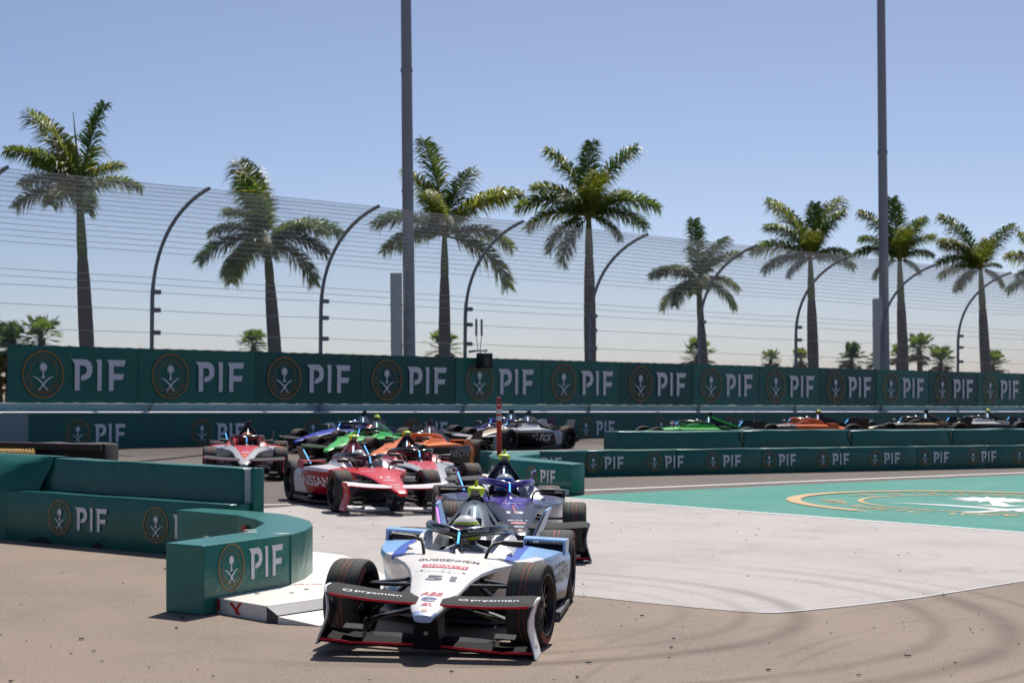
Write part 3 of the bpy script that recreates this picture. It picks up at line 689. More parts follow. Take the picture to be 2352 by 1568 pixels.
# red marks on the front face and dots on top
fd = (Vector((-2.10, 16.02)) - Vector((-2.75, 16.72))); fal = math.atan2(fd.y, fd.x)
fl = fd.normalized(); fn = Vector((fl.y, -fl.x))
def fp(s, z): p = Vector((-2.75, 16.72)) + fl * s + fn * .004; return (p.x + 2.1, p.y - 16.1, z + .008)
mb = MB()
mb.add([fp(.20, .125), fp(.26, .125), fp(.25, .02), fp(.21, .02)], [(0, 1, 2, 3)])
mb.add([fp(.40, .10), fp(.44, .115), fp(.50, .07), fp(.55, .12), fp(.60, .12), fp(.53, .065), fp(.57, .01), fp(.51, .01), fp(.47, .055)], [(0, 1, 2), (0, 2, 8), (2, 3, 4, 5), (2, 5, 6, 7, 8)]); mb.build('red_mark', RED, kx, 0)
mb = MB(); mb.add([fp(.0, .13), fp(.13, .13), fp(.11, .09), fp(.12, .05), fp(.08, .03), fp(.03, .02), fp(.0, .02)], [(0, 1, 2, 3, 4, 5, 6)]); mb.build('wrap_scrap', TEAL, kx, 0)
mb = MB()
for i in range(9):
    p = G(664 + i * 14, 1341.5 + (i % 2) * 1.0 - i * .2, .135); mb.box((p.x + 2.1, p.y - 16.1, .1365 - SLOPE * (p.x + 2.1)), (.03 + .012 * (i % 3), .03, .004), rz=.3)
mb.build('red_dot', RED, kx, 0)
bolt = MB(); bolt.lathe([(0, .004), (.02, .004), (.025, 0)], 10); bolt_me = bolt.mesh('bolt', [MATTE], 0)
for x, y in ((-2.3, 16.9), (-1.9, 17.3), (-1.75, 18.2), (-2.0, 17.0)): link('bolt', bolt_me, kx, (x + 2.1, y - 16.1, .1365 - SLOPE * (x + 2.1)))

# far chicane: two-tier barrier on the right
a, b = G(1344, 1094.9), G(2352, 1073.6); dv_ = Vector((b.x - a.x, b.y - a.y, 0)).normalized()
xl = hitx(a, b, 1128); a0 = a + dv_ * xl; a0.z = gz(a0.x)
f, L_ = frame('low_barrier', a0, b, 'long low teal wrapped barrier with letters along the far side of the green run-off', 'barrier')
LT = L_ + 6; nseg = 9
for i in range(nseg):
    slab('wrap', LT * i / nseg + .004, LT * (i + 1) / nseg - .004, 0, .5, -.05, .57, TEAL2, f, .02, .02, 4)
e1, e2 = hitx(a0, b, (1200 + 488 / 1.7294) * .91875), hitx(a0, b, (1200 + 2330 / 1.7294) * .91875)
for i in range(-1, 10): logo(f, e1 + (e2 - e1) * i / 8, .30, -.014, .40)
nb2 = Vector((-dv_.y, dv_.x, 0)) * .55; cuts = [hitx(a0 + nb2, b + nb2, (1200 + c_ / 1.7294) * .91875) for c_ in (590, 1135, 1600, 2038, 2420)]
LB = ['teal wrapped barrier block at the free end of the upper row', 'teal wrapped barrier block second in the upper row from its free end',
      'teal wrapped barrier block third in the upper row from its free end', 'teal wrapped barrier block fourth in the upper row from its free end']
for i in range(4):
    q0 = a0 + dv_ * (cuts[i] + .05) + Vector((-dv_.y, dv_.x, 0)) * .55
    f2, _ = frame('barrier_block', q0, q0 + dv_, LB[i], 'barrier', 'upper row of far chicane blocks')
    slab('wrap', 0, cuts[i + 1] - cuts[i] - .04, 0, .6, 0, .955 + .012 * (i % 2), TEAL2, f2, .03, .03, 5)
    mb = MB(); x = cuts[i + 1] - cuts[i] - .10; mb.box((x, -.012, .85), (.05, .02, .14), ry=.1); mb.box((x + .03, -.014, .74), (.02, .02, .12), ry=-.2); mb.build('strap_end', mat('strap_tan', S((150, 120, 100)), .7), f2, 0)

# V shaped block of the far chicane
HB2 = .57
tp = [(1150, 1053.7), (1311.8, 1065.4), (1343, 1063.6), (1182.9, 1047.5), (1240, 1040.5), (1240, 1036.6), (1133, 1038.6), (1122.3, 1044.4), (1128.2, 1050.4)]
poly = [(p.x, p.y) for p in (G(x, y, HB2) for x, y in tp)]
o0 = Vector((*poly[0], 0)); vb = empty('chicane_block', (o0.x, o0.y, gz(o0.x))); tag(vb, 'V shaped teal foam block at the far chicane, carrying the red marker post', 'barrier')
lp = [(x - o0.x, y - o0.y) for x, y in poly]
mb = MB(); mb.prism(lp, lambda x, y: -SLOPE * x, lambda x, y: HB2 - SLOPE * x); me = mb.mesh('wrap', [TEAL]); bevel(me, .02, 2, 15)
bm = bmesh.new(); bm.from_mesh(me); bmesh.ops.triangulate(bm, faces=[f_ for f_ in bm.faces if len(f_.verts) > 4]); bm.to_mesh(me); bm.free(); link('wrap', me, vb)
for i0, i1, xo, D in ((0, 1, .36, .36), (8, 0, -.18, .36)):
    fa = Vector(lp[i1]) - Vector(lp[i0]); al = math.atan2(fa.y, fa.x); n_ = Vector((math.sin(al), -math.cos(al), 0)) * .006; p_ = Vector((*lp[i0], 0)) + Vector((math.cos(al), math.sin(al), 0)) * xo + n_
    if i0 == 0:
        xo = fa.length * .46; p_ = Vector((*lp[i0], 0)) + Vector((math.cos(al), math.sin(al), 0)) * xo + n_
        link('emblem', em_mesh, vb, (p_.x, p_.y, .30), (R(90), 0, al), (D,) * 3)
    link('lettering', lt_mesh, vb, (p_.x, p_.y, .30), (R(90), 0, al), (D if i0 == 0 else D * .8, D, D))
ks = [(1090, 1090), (1127, 1083), (1160, 1092), (1318, 1113), (1318, 1122), (1296, 1125), (1200, 1125), (1085, 1112)]
pk = [(p.x, p.y) for p in (G(x, y, .11) for x, y in ks)]; ok = empty('kerb', (pk[0][0], pk[0][1], gz(pk[0][0]))); tag(ok, 'white kerb slab at the foot of the V shaped far block', 'kerb')
mb = MB(); mb.prism([(x - pk[0][0], y - pk[0][1]) for x, y in pk], zt(0), zt(.11)); me = mb.mesh('slab', [KW]); bevel(me, .01); link('slab', me, ok)

# marker post
c = G(1147, 1046, HB2); mp = empty('marker_post', (c.x, c.y, c.z), (R(2), R(-.6), 0)); tag(mp, 'orange red plastic marker post with two white reflective bands and a loop top', 'marker post')
OR = mat('marker_orange', S((228, 52, 30)), .45, var=.08)
mb = MB(); mb.lathe([(0, 0), (.05, 0), (.05, .94), (.044, .98), (.03, 1.0), (0, 1.0)], 16); mb.build('tube', OR, mp)
for z in (.70, .84): mb = MB(); mb.lathe([(.0505, z), (.053, z + .005), (.053, z + .085), (.0505, z + .09)], 16); mb.build('reflective_band', mat('reflective', S((225, 225, 228)), .35), mp)
mb = MB(); mb.tube([(-.035, 0, .98), (-.036, 0, 1.10), (-.02, 0, 1.16), (.02, 0, 1.16), (.036, 0, 1.10), (.035, 0, .98)], .013, 8); mb.build('loop', OR, mp)

# dark barrier behind the left wall, with rolled straw coloured mats
bb = empty('dark_barrier', (-8.55, 30.2, gz(-8.55)), (0, 0, R(-4))); tag(bb, 'dark brown rubber covered barrier standing behind the teal wall on the track', 'barrier')
slab('cover', 0, 2.02, 0, .8, 0, .95, BLACK, bb, .03, .03, 8)
mb = MB(); mb.box((.98, -.05, .92), (2.0, .12, .10), ry=.02); mb.build('top_rail', mat('dark_rail', S((48, 36, 32)), .7), bb)
STRAW = mat('straw_mat', S((196, 156, 92)), .85, var=.25, scale=10, bump=.5, bscale=60, stretch=(1, 8, 8))
for i, (x, y, rz, ln) in enumerate(((-9.0, 29.93, -8, 1.0), (-8.05, 29.88, 4, .85))):
    mb = MB(); n = 12
    mb.tube([(-ln / 2, 0, .13), (-ln / 6, 0, .135), (ln / 6, .01, .13), (ln / 2, 0, .125)], [.125, .14, .135, .12], 16)
    for k in range(16): x_ = -ln / 2 + ln * (k + .5) / 16; mb.tube([(x_, .136 * math.cos(q), .13 + .136 * math.sin(q)) for q in [2 * math.pi * j / 14 for j in range(15)]], .012, 5)
    o = mb.build('straw_roll', STRAW, None, loc=(x, y, gz(x) + .62), rot=(0, 0, R(rz))); tag(o, ['frayed straw coloured roll lying against the picture-edge end of the dark barrier', 'straw coloured roll next to the bare part of the dark barrier'][i], 'roll', 'straw rolls on the dark barrier')
mb = MB(); mb.box((.35, -.26, .305), (2.1, .46, .61)); mb.build('step', BLACK, bb)
# rubber crumbs on the track
mb = MB(); rr = random.Random(11)
for k in range(700):
    x = rr.uniform(-9, 9); y = rr.uniform(11.5, 30); s = rr.choice((.004, .006, .007, .009, .014)) * (1.25 if y < 17 else .8); 
    mb.box((x, y, gz(x) + .008 + s * .25), (s * rr.uniform(1, 3.2), s, s * .5), rz=rr.uniform(0, 3.1))
tag(mb.build('rubber_crumbs', MATTE, None, 0), 'small black rubber crumbs scattered over the asphalt', 'debris', kind='stuff')

# ------------------------------------------------------------------ race cars (local: -y forward, +x the car's left, front axle at y=0)
def livery(name, base, rules, rough=.32, coat=.12, metal=0.0):
    """rules: (colour, [(a,b,c,d)...]) painted where a|x|+b y+c z > d for all; later wins"""
    m = bpy.data.materials.new(name); m.use_nodes = True; t = m.node_tree; b = t.nodes['Principled BSDF']; L = t.links.new
    b.inputs['Roughness'].default_value = rough; b.inputs['Coat Weight'].default_value = coat; b.inputs['Coat Roughness'].default_value = .08; b.inputs['Metallic'].default_value = metal; b.inputs['Specular IOR Level'].default_value = .35
    tc = t.nodes.new('ShaderNodeTexCoord'); sp = t.nodes.new('ShaderNodeSeparateXYZ'); L(tc.outputs['Object'], sp.inputs[0])
    ab = t.nodes.new('ShaderNodeMath'); ab.operation = 'ABSOLUTE'; L(sp.outputs[0], ab.inputs[0])
    cb = t.nodes.new('ShaderNodeCombineXYZ'); L(ab.outputs[0], cb.inputs[0]); L(sp.outputs[1], cb.inputs[1]); L(sp.outputs[2], cb.inputs[2])
    def rgb(c):
        n = t.nodes.new('ShaderNodeRGB'); n.outputs[0].default_value = (*S(c), 1); return n.outputs[0]
    cur = rgb(base)
    for colr, hs in rules:
        f = None
        for (p, q, r_, d) in hs:
            vm = t.nodes.new('ShaderNodeVectorMath'); vm.operation = 'DOT_PRODUCT'; L(cb.outputs[0], vm.inputs[0]); vm.inputs[1].default_value = (p, q, r_)
            g_ = t.nodes.new('ShaderNodeMath'); g_.operation = 'GREATER_THAN'; L(vm.outputs['Value'], g_.inputs[0]); g_.inputs[1].default_value = d
            if f is None: f = g_.outputs[0]
            else:
                mu = t.nodes.new('ShaderNodeMath'); mu.operation = 'MULTIPLY'; L(f, mu.inputs[0]); L(g_.outputs[0], mu.inputs[1]); f = mu.outputs[0]
        mx = t.nodes.new('ShaderNodeMix'); mx.data_type = 'RGBA'; L(f, mx.inputs[0]); L(cur, mx.inputs[6]); L(rgb(colr), mx.inputs[7]); cur = mx.outputs[2]
    # road grime
    n = t.nodes.new('ShaderNodeTexNoise'); n.inputs['Scale'].default_value = 5; n.inputs['Detail'].default_value = 7; L(tc.outputs['Object'], n.inputs['Vector'])
    mr = t.nodes.new('ShaderNodeMapRange'); mr.inputs[1].default_value = .5; mr.inputs[2].default_value = .8; mr.inputs[3].default_value = 0; mr.inputs[4].default_value = .22; L(n.outputs[0], mr.inputs[0])
    mx = t.nodes.new('ShaderNodeMix'); mx.data_type = 'RGBA'; L(mr.outputs[0], mx.inputs[0]); L(cur, mx.inputs[6]); mx.inputs[7].default_value = (.16, .14, .125, 1)
    L(mx.outputs[2], b.inputs['Base Color']); return m

def tyre_mat():
    m = bpy.data.materials.new('tyre_rubber'); m.use_nodes = True; t = m.node_tree; b = t.nodes['Principled BSDF']; L = t.links.new
    tc = t.nodes.new('ShaderNodeTexCoord'); sp = t.nodes.new('ShaderNodeSeparateXYZ'); L(tc.outputs['Object'], sp.inputs[0])
    n = t.nodes.new('ShaderNodeTexNoise'); n.inputs['Scale'].default_value = 30; n.inputs['Detail'].default_value = 6; L(tc.outputs['Object'], n.inputs['Vector'])
    mx = t.nodes.new('ShaderNodeMix'); mx.data_type = 'RGBA'; L(n.outputs[0], mx.inputs[0]); mx.inputs[6].default_value = (.030, .028, .026, 1); mx.inputs[7].default_value = (.105, .095, .085, 1)
    # radius: worn tread is paler than the sidewall
    le = t.nodes.new('ShaderNodeVectorMath'); le.operation = 'LENGTH'; cb = t.nodes.new('ShaderNodeCombineXYZ'); L(sp.outputs[1], cb.inputs[1]); L(sp.outputs[2], cb.inputs[2]); L(cb.outputs[0], le.inputs[0])
    mr = t.nodes.new('ShaderNodeMapRange'); mr.inputs[1].default_value = .305; mr.inputs[2].default_value = .322; L(le.outputs['Value'], mr.inputs[0])
    m2 = t.nodes.new('ShaderNodeMix'); m2.data_type = 'RGBA'; L(mr.outputs[0], m2.inputs[0]); m2.inputs[6].default_value = (.012, .012, .012, 1); L(mx.outputs[2], m2.inputs[7])
    L(m2.outputs[2], b.inputs['Base Color']); b.inputs['Roughness'].default_value = .82
    # sipes
    at_ = t.nodes.new('ShaderNodeMath'); at_.operation = 'ARCTAN2'; L(sp.outputs[1], at_.inputs[0]); L(sp.outputs[2], at_.inputs[1])
    ad = t.nodes.new('ShaderNodeMath'); ad.operation = 'MULTIPLY_ADD'; L(sp.outputs[0], ad.inputs[0]); ad.inputs[1].default_value = 1.6; L(at_.outputs[0], ad.inputs[2])
    ml = t.nodes.new('ShaderNodeMath'); ml.operation = 'MULTIPLY'; L(ad.outputs[0], ml.inputs[0]); ml.inputs[1].default_value = 44
    sn = t.nodes.new('ShaderNodeMath'); sn.operation = 'SINE'; L(ml.outputs[0], sn.inputs[0])
    pw = t.nodes.new('ShaderNodeMath'); pw.operation = 'GREATER_THAN'; L(sn.outputs[0], pw.inputs[0]); pw.inputs[1].default_value = .93
    bp = t.nodes.new('ShaderNodeBump'); bp.invert = True; bp.inputs['Strength'].default_value = .6; bp.inputs['Distance'].default_value = .006; L(pw.outputs[0], bp.inputs['Height']); L(bp.outputs[0], b.inputs['Normal'])
    return m
TYRE = tyre_mat()
ORL, TELN = mat('tyre_orange_line', S((186, 104, 78)), .7, var=.2, scale=30), mat('tyre_teal_line', S((84, 108, 104)), .7, var=.2, scale=30)
REDSW = mat('tyre_red_mark', S((128, 50, 34)), .7, var=.2, scale=20)
RIM = mat('rim_black', (.02, .02, .022), .35, .6, var=.1); HUB = mat('hub_steel', S((150, 110, 100)), .4, .7)
def wheel_meshes(r, wd):
    h = wd / 2; prof = [(.235, -h * .92), (.25, -h * 1.0), (r * .86, -h * 1.03), (r * .955, -h * .97), (r * .985, -h * .84)]
    gro = [-.55, -.14, .14, .46]
    xs = [-.8]
    pts = [(r * .992, -h * .80)]
    for g_ in gro:
        pts += [(r, h * g_ - .006), (r - .007, h * g_ - .004), (r - .007, h * g_ + .004), (r, h * g_ + .006)]
    pts += [(r * .992, h * .80)]
    prof += pts + [(r * .985, h * .84), (r * .955, h * .97), (r * .86, h * 1.03), (.25, h * 1.0), (.235, h * .92)]
    mb = MB(); mb.lathe(prof, 56, 'X'); tyre = mb.mesh('tyre', [TYRE], 45)
    lines = []
    for i, g_ in enumerate(gro):
        mb = MB(); mb.lathe([(r - .0065, h * g_ - .0032), (r - .0015, h * g_ - .0032), (r - .0015, h * g_ + .0032), (r - .0065, h * g_ + .0032)], 56, 'X')
        lines.append(mb.mesh('tread_line', [ORL if i in (1, 2) else TELN], 0))
    band = []
    for sg in (-1, 1): 
        mb = MB()
        for k in range(9):
            a = R(-40 + k * 8 + (60 if sg > 0 else 0)); a2 = a + R(8); r0, r1 = r * .80, r * .93
            mb.add([(sg * (h * 1.045), r0 * math.sin(a), r0 * math.cos(a)), (sg * (h * 1.01), r1 * math.sin(a), r1 * math.cos(a)), (sg * (h * 1.01), r1 * math.sin(a2), r1 * math.cos(a2)), (sg * (h * 1.045), r0 * math.sin(a2), r0 * math.cos(a2))], [(0, 1, 2, 3)])
        band.append(mb.mesh('sidewall_mark', [REDSW], 40))
    mb = MB(); mb.lathe([(.236, -h * .93), (.243, -h * .99), (.232, -h * .97), (.215, -h * .7), (.21, h * .5), (.215, h * .7), (.232, h * .97), (.243, h * .99), (.236, h * .93)], 40, 'X')
    for sg in (-1, 1):
        for k in range(10):
            a = 2 * math.pi * k / 10; c, s_ = math.cos(a), math.sin(a)
            mb.loft([[(sg * h * .60 + q[0] * .012, r_ * s_ + c * q[1] * w_, r_ * c - s_ * q[1] * w_) for q in ((-1, -1), (1, -1), (1, 1), (-1, 1))] for r_, w_ in ((.04, .016), (.12, .012), (.222, .017))])
        mb.lathe([(0, sg * h * .74), (.045, sg * h * .72), (.06, sg * h * .5), (.06, 0)], 20, 'X')
    mb.lathe([(.0, -h * .25), (.18, -h * .25), (.18, -h * .1), (0, -h * .1)], 30, 'X')
    rim = mb.mesh('rim', [RIM], 35)
    nut = []
    for sg in (-1, 1): mb = MB(); mb.lathe([(0, sg * h * .80), (.028, sg * h * .79), (.03, sg * h * .7)], 12, 'X'); nut.append(mb.mesh('wheel_nut', [HUB], 35))
    return tyre, lines, band, rim, nut
WF, WR = wheel_meshes(.328, .27), wheel_meshes(.340, .31)
def add_wheel(root, W, loc, steer, spin):
    t = link('wheel', W[0], root, loc, (spin, 0, steer)); t.rotation_mode = 'XYZ'
    for l in W[1]: link('tread_line', l, t)
    for l in W[2]: link('sidewall_mark', l, t)
    link('rim', W[3], t); link('wheel_nut', W[4][1 if loc[0] > 0 else 0], t); return t

ST = [
 (-1.00, [(0, .345), (.03, .344), (.05, .342), (.063, .336), (.070, .328), (.072, .318), (.07, .308), (.06, .298), (.04, .292), (0, .29)]),
 (-.97, [(0, .360), (.034, .359), (.057, .357), (.074, .351), (.083, .343), (.086, .331), (.083, .317), (.072, .303), (.045, .294), (0, .291)]),
 (-.85, [(0, .392), (.042, .391), (.076, .389), (.103, .384), (.116, .376), (.120, .362), (.112, .333), (.092, .308), (.05, .297), (0, .295)]),
 (-.55, [(0, .452), (.055, .451), (.105, .449), (.150, .444), (.172, .435), (.178, .420), (.155, .37), (.12, .33), (.06, .31), (0, .308)]),
 (-.1, [(0, .537), (.075, .536), (.14, .533), (.20, .526), (.232, .515), (.240, .498), (.20, .42), (.15, .35), (.08, .32), (0, .318)]),
 (.15, [(0, .580), (.09, .579), (.17, .575), (.25, .566), (.288, .553), (.296, .532), (.24, .43), (.175, .33), (.1, .27), (0, .26)]),
 (.40, [(0, .614), (.10, .612), (.20, .607), (.31, .593), (.368, .575), (.376, .550), (.30, .42), (.2, .28), (.12, .2), (0, .19)]),
 (.65, [(0, .640), (.11, .638), (.21, .632), (.39, .607), (.480, .586), (.488, .556), (.40, .41), (.26, .23), (.15, .13), (0, .12)]),
 (.88, [(0, .657), (.12, .655), (.22, .648), (.48, .614), (.605, .594), (.613, .560), (.52, .4), (.34, .2), (.2, .1), (0, .09)]),
 (.915, [(0, .40), (.19, .40), (.232, .650), (.50, .616), (.625, .596), (.634, .561), (.54, .4), (.36, .2), (.22, .1), (0, .09)]),
 (1.15, [(0, .3), (.24, .3), (.275, .655), (.58, .620), (.69, .600), (.702, .565), (.63, .4), (.47, .17), (.3, .1), (0, .09)]),
 (1.45, [(0, .3), (.26, .3), (.29, .66), (.62, .622), (.735, .604), (.750, .568), (.715, .4), (.64, .16), (.5, .1), (0, .09)]),
 (1.84, [(0, .3), (.24, .3), (.27, .66), (.66, .620), (.780, .602), (.796, .566), (.785, .4), (.74, .15), (.6, .1), (0, .09)]),
 (1.87, [(0, .67), (.1, .67), (.27, .66), (.66, .620), (.780, .602), (.796, .566), (.785, .4), (.74, .15), (.6, .1), (0, .09)]),
 (2.35, [(0, .66), (.1, .65), (.26, .60), (.68, .580), (.825, .570), (.845, .545), (.845, .4), (.82, .15), (.6, .1), (0, .09)]),
 (2.55, [(0, .6), (.1, .6), (.25, .55), (.5, .525), (.78, .52), (.84, .50), (.845, .4), (.82, .15), (.6, .1), (0, .09)])]
def body_mesh():
    mb = MB(); rings = []
    for y, h in ST:
        rings.append([(x, y, z) for x, z in h] + [(-x, y, z) for x, z in reversed(h[1:-1])])
    n = 18
    def sm(i, j):
        jj = j if j < 9 else 17 - j; y = (ST[i][0] + ST[i + 1][0]) / 2
        if .9 < y < 1.86 and jj < 2: return 2
        if jj >= 8: return 1
        if jj >= 5 and y < .45: return 1
        if jj >= 6 and y < .58: return 1
        if jj == 7: return 1
        return 0
    mb.loft(rings, 0, True, True, sm); return mb
def wrap(name, mb, mats, parent, smooth=32, **k): return mb.build(name, mats, parent, smooth, **k)
def smoothpath(P, n=5):
    P = [Vector(p) for p in P]; out = []
    for i in range(len(P) - 1):
        p0, p1, p2, p3 = P[max(i - 1, 0)], P[i], P[i + 1], P[min(i + 2, len(P) - 1)]
        for k in range(n):
            t = k / n; out.append(.5 * ((2 * p1) + (p2 - p0) * t + (2 * p0 - 5 * p1 + 4 * p2 - p3) * t * t + (3 * p1 - p0 - 3 * p2 + p3) * t ** 3))
    return out + [P[-1]]
LEDB = mat('led_blue', (.12, .45, 1.0), .4, emit=1.6); LEDW = mat('led_white', (.65, .85, 1.0), .4, emit=1.3); LEDP = mat('led_magenta', (.85, .25, .9), .4, emit=1.0)
HIVIS = mat('hi_vis_yellow', S((208, 232, 30)), .5, var=.05); LENS = mat('camera_lens_grey', S((120, 120, 118)), .3, .3)
GREYM = mat('wing_grey', S((46, 47, 51)), .75, 0, var=.2, scale=20, spec=.2); SILV = mat('silver_frame', S((176, 182, 196)), .35, .35, var=.06)
def colm(c, rough=.34, coat=.12, spec=.4): return mat('paint_%d_%d_%d_%d' % (*c, rough * 100), S(c), rough, var=.04, coat=coat, spec=spec)

def build_car(cf):
    px, py = cf['pos']; psi = R(cf['yaw']); roll = cf.get('roll', 0.0)
    root = empty('race_car', (px, py, gz(px)))
    root.rotation_euler = (0, 0, 0)
    # heading then camber of the ground
    M = Matrix.Rotation(math.atan(SLOPE), 4, 'Y') @ Matrix.Rotation(-psi, 4, 'Z')
    root.rotation_euler = M.to_euler(); tag(root, cf['label'], 'race car', 'open wheel race cars on the track')
    q = R(roll); cs, sn = math.cos(q), math.sin(q)
    def fin(mb):                                   # the sprung parts lean on the springs
        if roll: mb.v = [(x * cs + (z - .3) * sn, y, .3 + (z - .3) * cs - x * sn) for x, y, z in mb.v]
        return mb
    C = lambda k, d=None: cf.get(k, d)
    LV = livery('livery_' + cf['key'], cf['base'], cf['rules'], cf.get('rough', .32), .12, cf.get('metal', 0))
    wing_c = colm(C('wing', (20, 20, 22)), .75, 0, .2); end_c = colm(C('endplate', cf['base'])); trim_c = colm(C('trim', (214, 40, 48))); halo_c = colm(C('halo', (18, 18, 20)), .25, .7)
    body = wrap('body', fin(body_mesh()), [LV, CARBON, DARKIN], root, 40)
    me = body.data
    # ---- rear deck and spine
    mb = MB(); rings = []
    for y, wd, z0, z1 in ((2.45, .46, .12, .60), (2.7, .38, .14, .57), (3.1, .28, .16, .50), (3.5, .2, .18, .43), (3.85, .12, .22, .36)):
        rings.append([(wd * .5, y, z1), (wd, y, z1 - .1), (wd * .8, y, z0), (-wd * .8, y, z0), (-wd, y, z1 - .1), (-wd * .5, y, z1)])
    mb.loft(rings); wrap('rear_deck', fin(mb), [LV], root)
    mb = MB(); rings = []
    for y, zt_, tw, bw in ((1.98, 1.015, .035, .085), (2.2, .93, .032, .095), (2.7, .75, .028, .13), (3.3, .58, .02, .12), (3.75, .47, .015, .06)):
        rings.append([(tw, y, zt_), (tw * 1.2, y, zt_ - .06), (bw * .5, y, (zt_ + .45) / 2), (bw, y, .5), (-bw, y, .5), (-bw * .5, y, (zt_ + .45) / 2), (-tw * 1.2, y, zt_ - .06), (-tw, y, zt_)])
    spm = colm(C('spine', cf['base']))
    mb.loft(rings, 0, True, True, lambda i, j: 1 if j in (0, 6, 7) else 0); wrap('engine_cover', fin(mb), [colm(C('cover', (22, 22, 25))), spm], root)
    # ---- roll hoop
    hp = colm(C('hoop', (20, 20, 22)))
    for sg in (-1, 1):
        mb = MB(); mb.tube([(sg * .03, 1.97, 1.035), (sg * .075, 1.96, .985), (sg * .315, 1.93, .62)], [.03, .036, .036], 8, 0, flat=.75, up=(0, 1, 0)); wrap('hoop_leg', fin(mb), [hp], root)
        mb = MB(); mb.tube([(sg * .075, 1.915, .995), (sg * .335, 1.885, .64)], .011, 6); wrap('hoop_trim', fin(mb), [colm(C('hooptrim', (196, 200, 208)))], root)
    mb = MB(); pth = smoothpath([(-.16, 1.90, .62), (-.125, 1.92, .80), (-.08, 1.94, .94), (0, 1.95, .99), (.08, 1.94, .94), (.125, 1.92, .80), (.16, 1.90, .62)], 5)
    mb.tube(pth, .032, 8, up=(0, 1, 0)); wrap('inner_hoop', fin(mb), [colm(C('inhoop', (176, 182, 196)))], root)
    mb = MB(); mb.box((0, 1.985, .74), (.12, .02, .22)); wrap('intake', fin(mb), [DARKIN], root)
    mb = MB(); mb.box((0, 1.925, .81), (.020, .02, .29)); hl = wrap('led_strip', fin(mb), [LEDW], root)
    mb = MB(); mb.lathe([(0, .0), (.018, .0), (.018, .02), (0, .03)], 10, 'Z', (0, 1.915, .965)); wrap('lamp_dot', fin(mb), [PRINTW], root)
    # ---- camera pod
    mb = MB(); mb.box((0, 1.95, 1.045), (.085, .13, .05)); wrap('camera_pod', fin(mb), [MATTE], root)
    if cf.get('hat', True):
        mb = MB()
        for z0, z1, a, b_ in ((1.035, 1.085, .085, .11), (1.085, 1.10, .11, .085)): pass
        ring = lambda z, a: [(a * math.cos(2 * math.pi * (k + .5) / 8) * 1.05, 1.95 + a * math.sin(2 * math.pi * (k + .5) / 8) * 1.1, z) for k in range(8)]
        mb.loft([ring(1.052, .055), ring(1.062, .066), ring(1.108, .080), ring(1.122, .076), ring(1.136, .040), ring(1.145, .020), ring(1.195, .009)])
        hat = wrap('signal_cap', fin(mb), [HIVIS], root, 20)
        mb = MB(); mb.box((0, 1.868, 1.082), (.072, .03, .040)); wrap('camera_lens', fin(mb), [LENS], hat, 0)
    else:
        mb = MB(); mb.box((0, 1.95, 1.085), (.13, .12, .05)); mb.box((0, 1.99, 1.115), (.07, .1, .04)); wrap('camera_top', fin(mb), [MATTE], root)
    # ---- halo
    mb = MB(); pth = smoothpath([(-.345, 1.94, .68), (-.335, 1.86, .755), (-.33, 1.6, .795), (-.31, 1.3, .818), (-.225, 1.06, .822), (-.10, .955, .812), (0, .935, .788), (.10, .955, .812), (.225, 1.06, .822), (.31, 1.3, .818), (.33, 1.6, .795), (.335, 1.86, .755), (.345, 1.94, .68)], 5)
    mb.tube(pth, .043, 10, flat=.85); mb.loft([[(x * w_ * 1.0, y + yy * d_, z) for x, yy in ((-1, -.4), (0, -1), (1, -.4), (1, .6), (0, 1), (-1, .6))] for z, y, w_, d_ in ((.812, .965, .032, .05), (.75, .905, .02, .04), (.70, .855, .024, .045), (.66, .81, .045, .075), (.64, .79, .075, .11))])
    halo = wrap('halo', fin(mb), [halo_c], root, 50)
    mb = MB(); mb.box((0, .856, .745), (.017, .012, .15), rx=R(-28)); wrap('led_strip', fin(mb), [LEDB], halo)
    # ---- headrests
    for sg in (-1, 1):
        mb = MB(); rings = []
        for y, z0, z1, xi, xo in ((.98, .60, .650, .25, .44), (1.08, .60, .695, .245, .435), (1.28, .60, .758, .24, .43), (1.5, .61, .768, .235, .42), (1.95, .61, .77, .20, .40), (2.05, .60, .70, .20, .38)):
            rings.append([(sg * xi, y, z0), (sg * xi, y, z1 - .02), (sg * (xi + .02), y, z1), (sg * (xo - .05), y, z1 - .015), (sg * xo, y, z0 + .06), (sg * (xo + .03), y, z0)])
        mb.loft(rings); hr = wrap('headrest', fin(mb), [colm(C('pad', cf['base'])), ], root, 35)
        if cf.get('padtext'):
            tm = fit(text_mesh(cf['padtext'], .1, .012), .075, .07); tm.materials.append(MATTE)
            bv = BVHTree.FromPolygons([v.co.copy() for v in hr.data.vertices], [list(p.vertices) for p in hr.data.polygons])
            link('lettering', project(tm, bv, (sg * .335, 1.15, .72), (1, 0, 0), (0, .8, .6)), hr)
    mb = MB(); mb.tube([(.12 * math.cos(2 * math.pi * k / 14), 1.13 + .03 * math.sin(2 * math.pi * k / 14), .56 + .075 * math.sin(2 * math.pi * k / 14)) for k in range(14)], .014, 6, 0, True); mb.box((0, 1.13, .56), (.16, .03, .09)); wrap('steering_wheel', fin(mb), [MATTE], root)
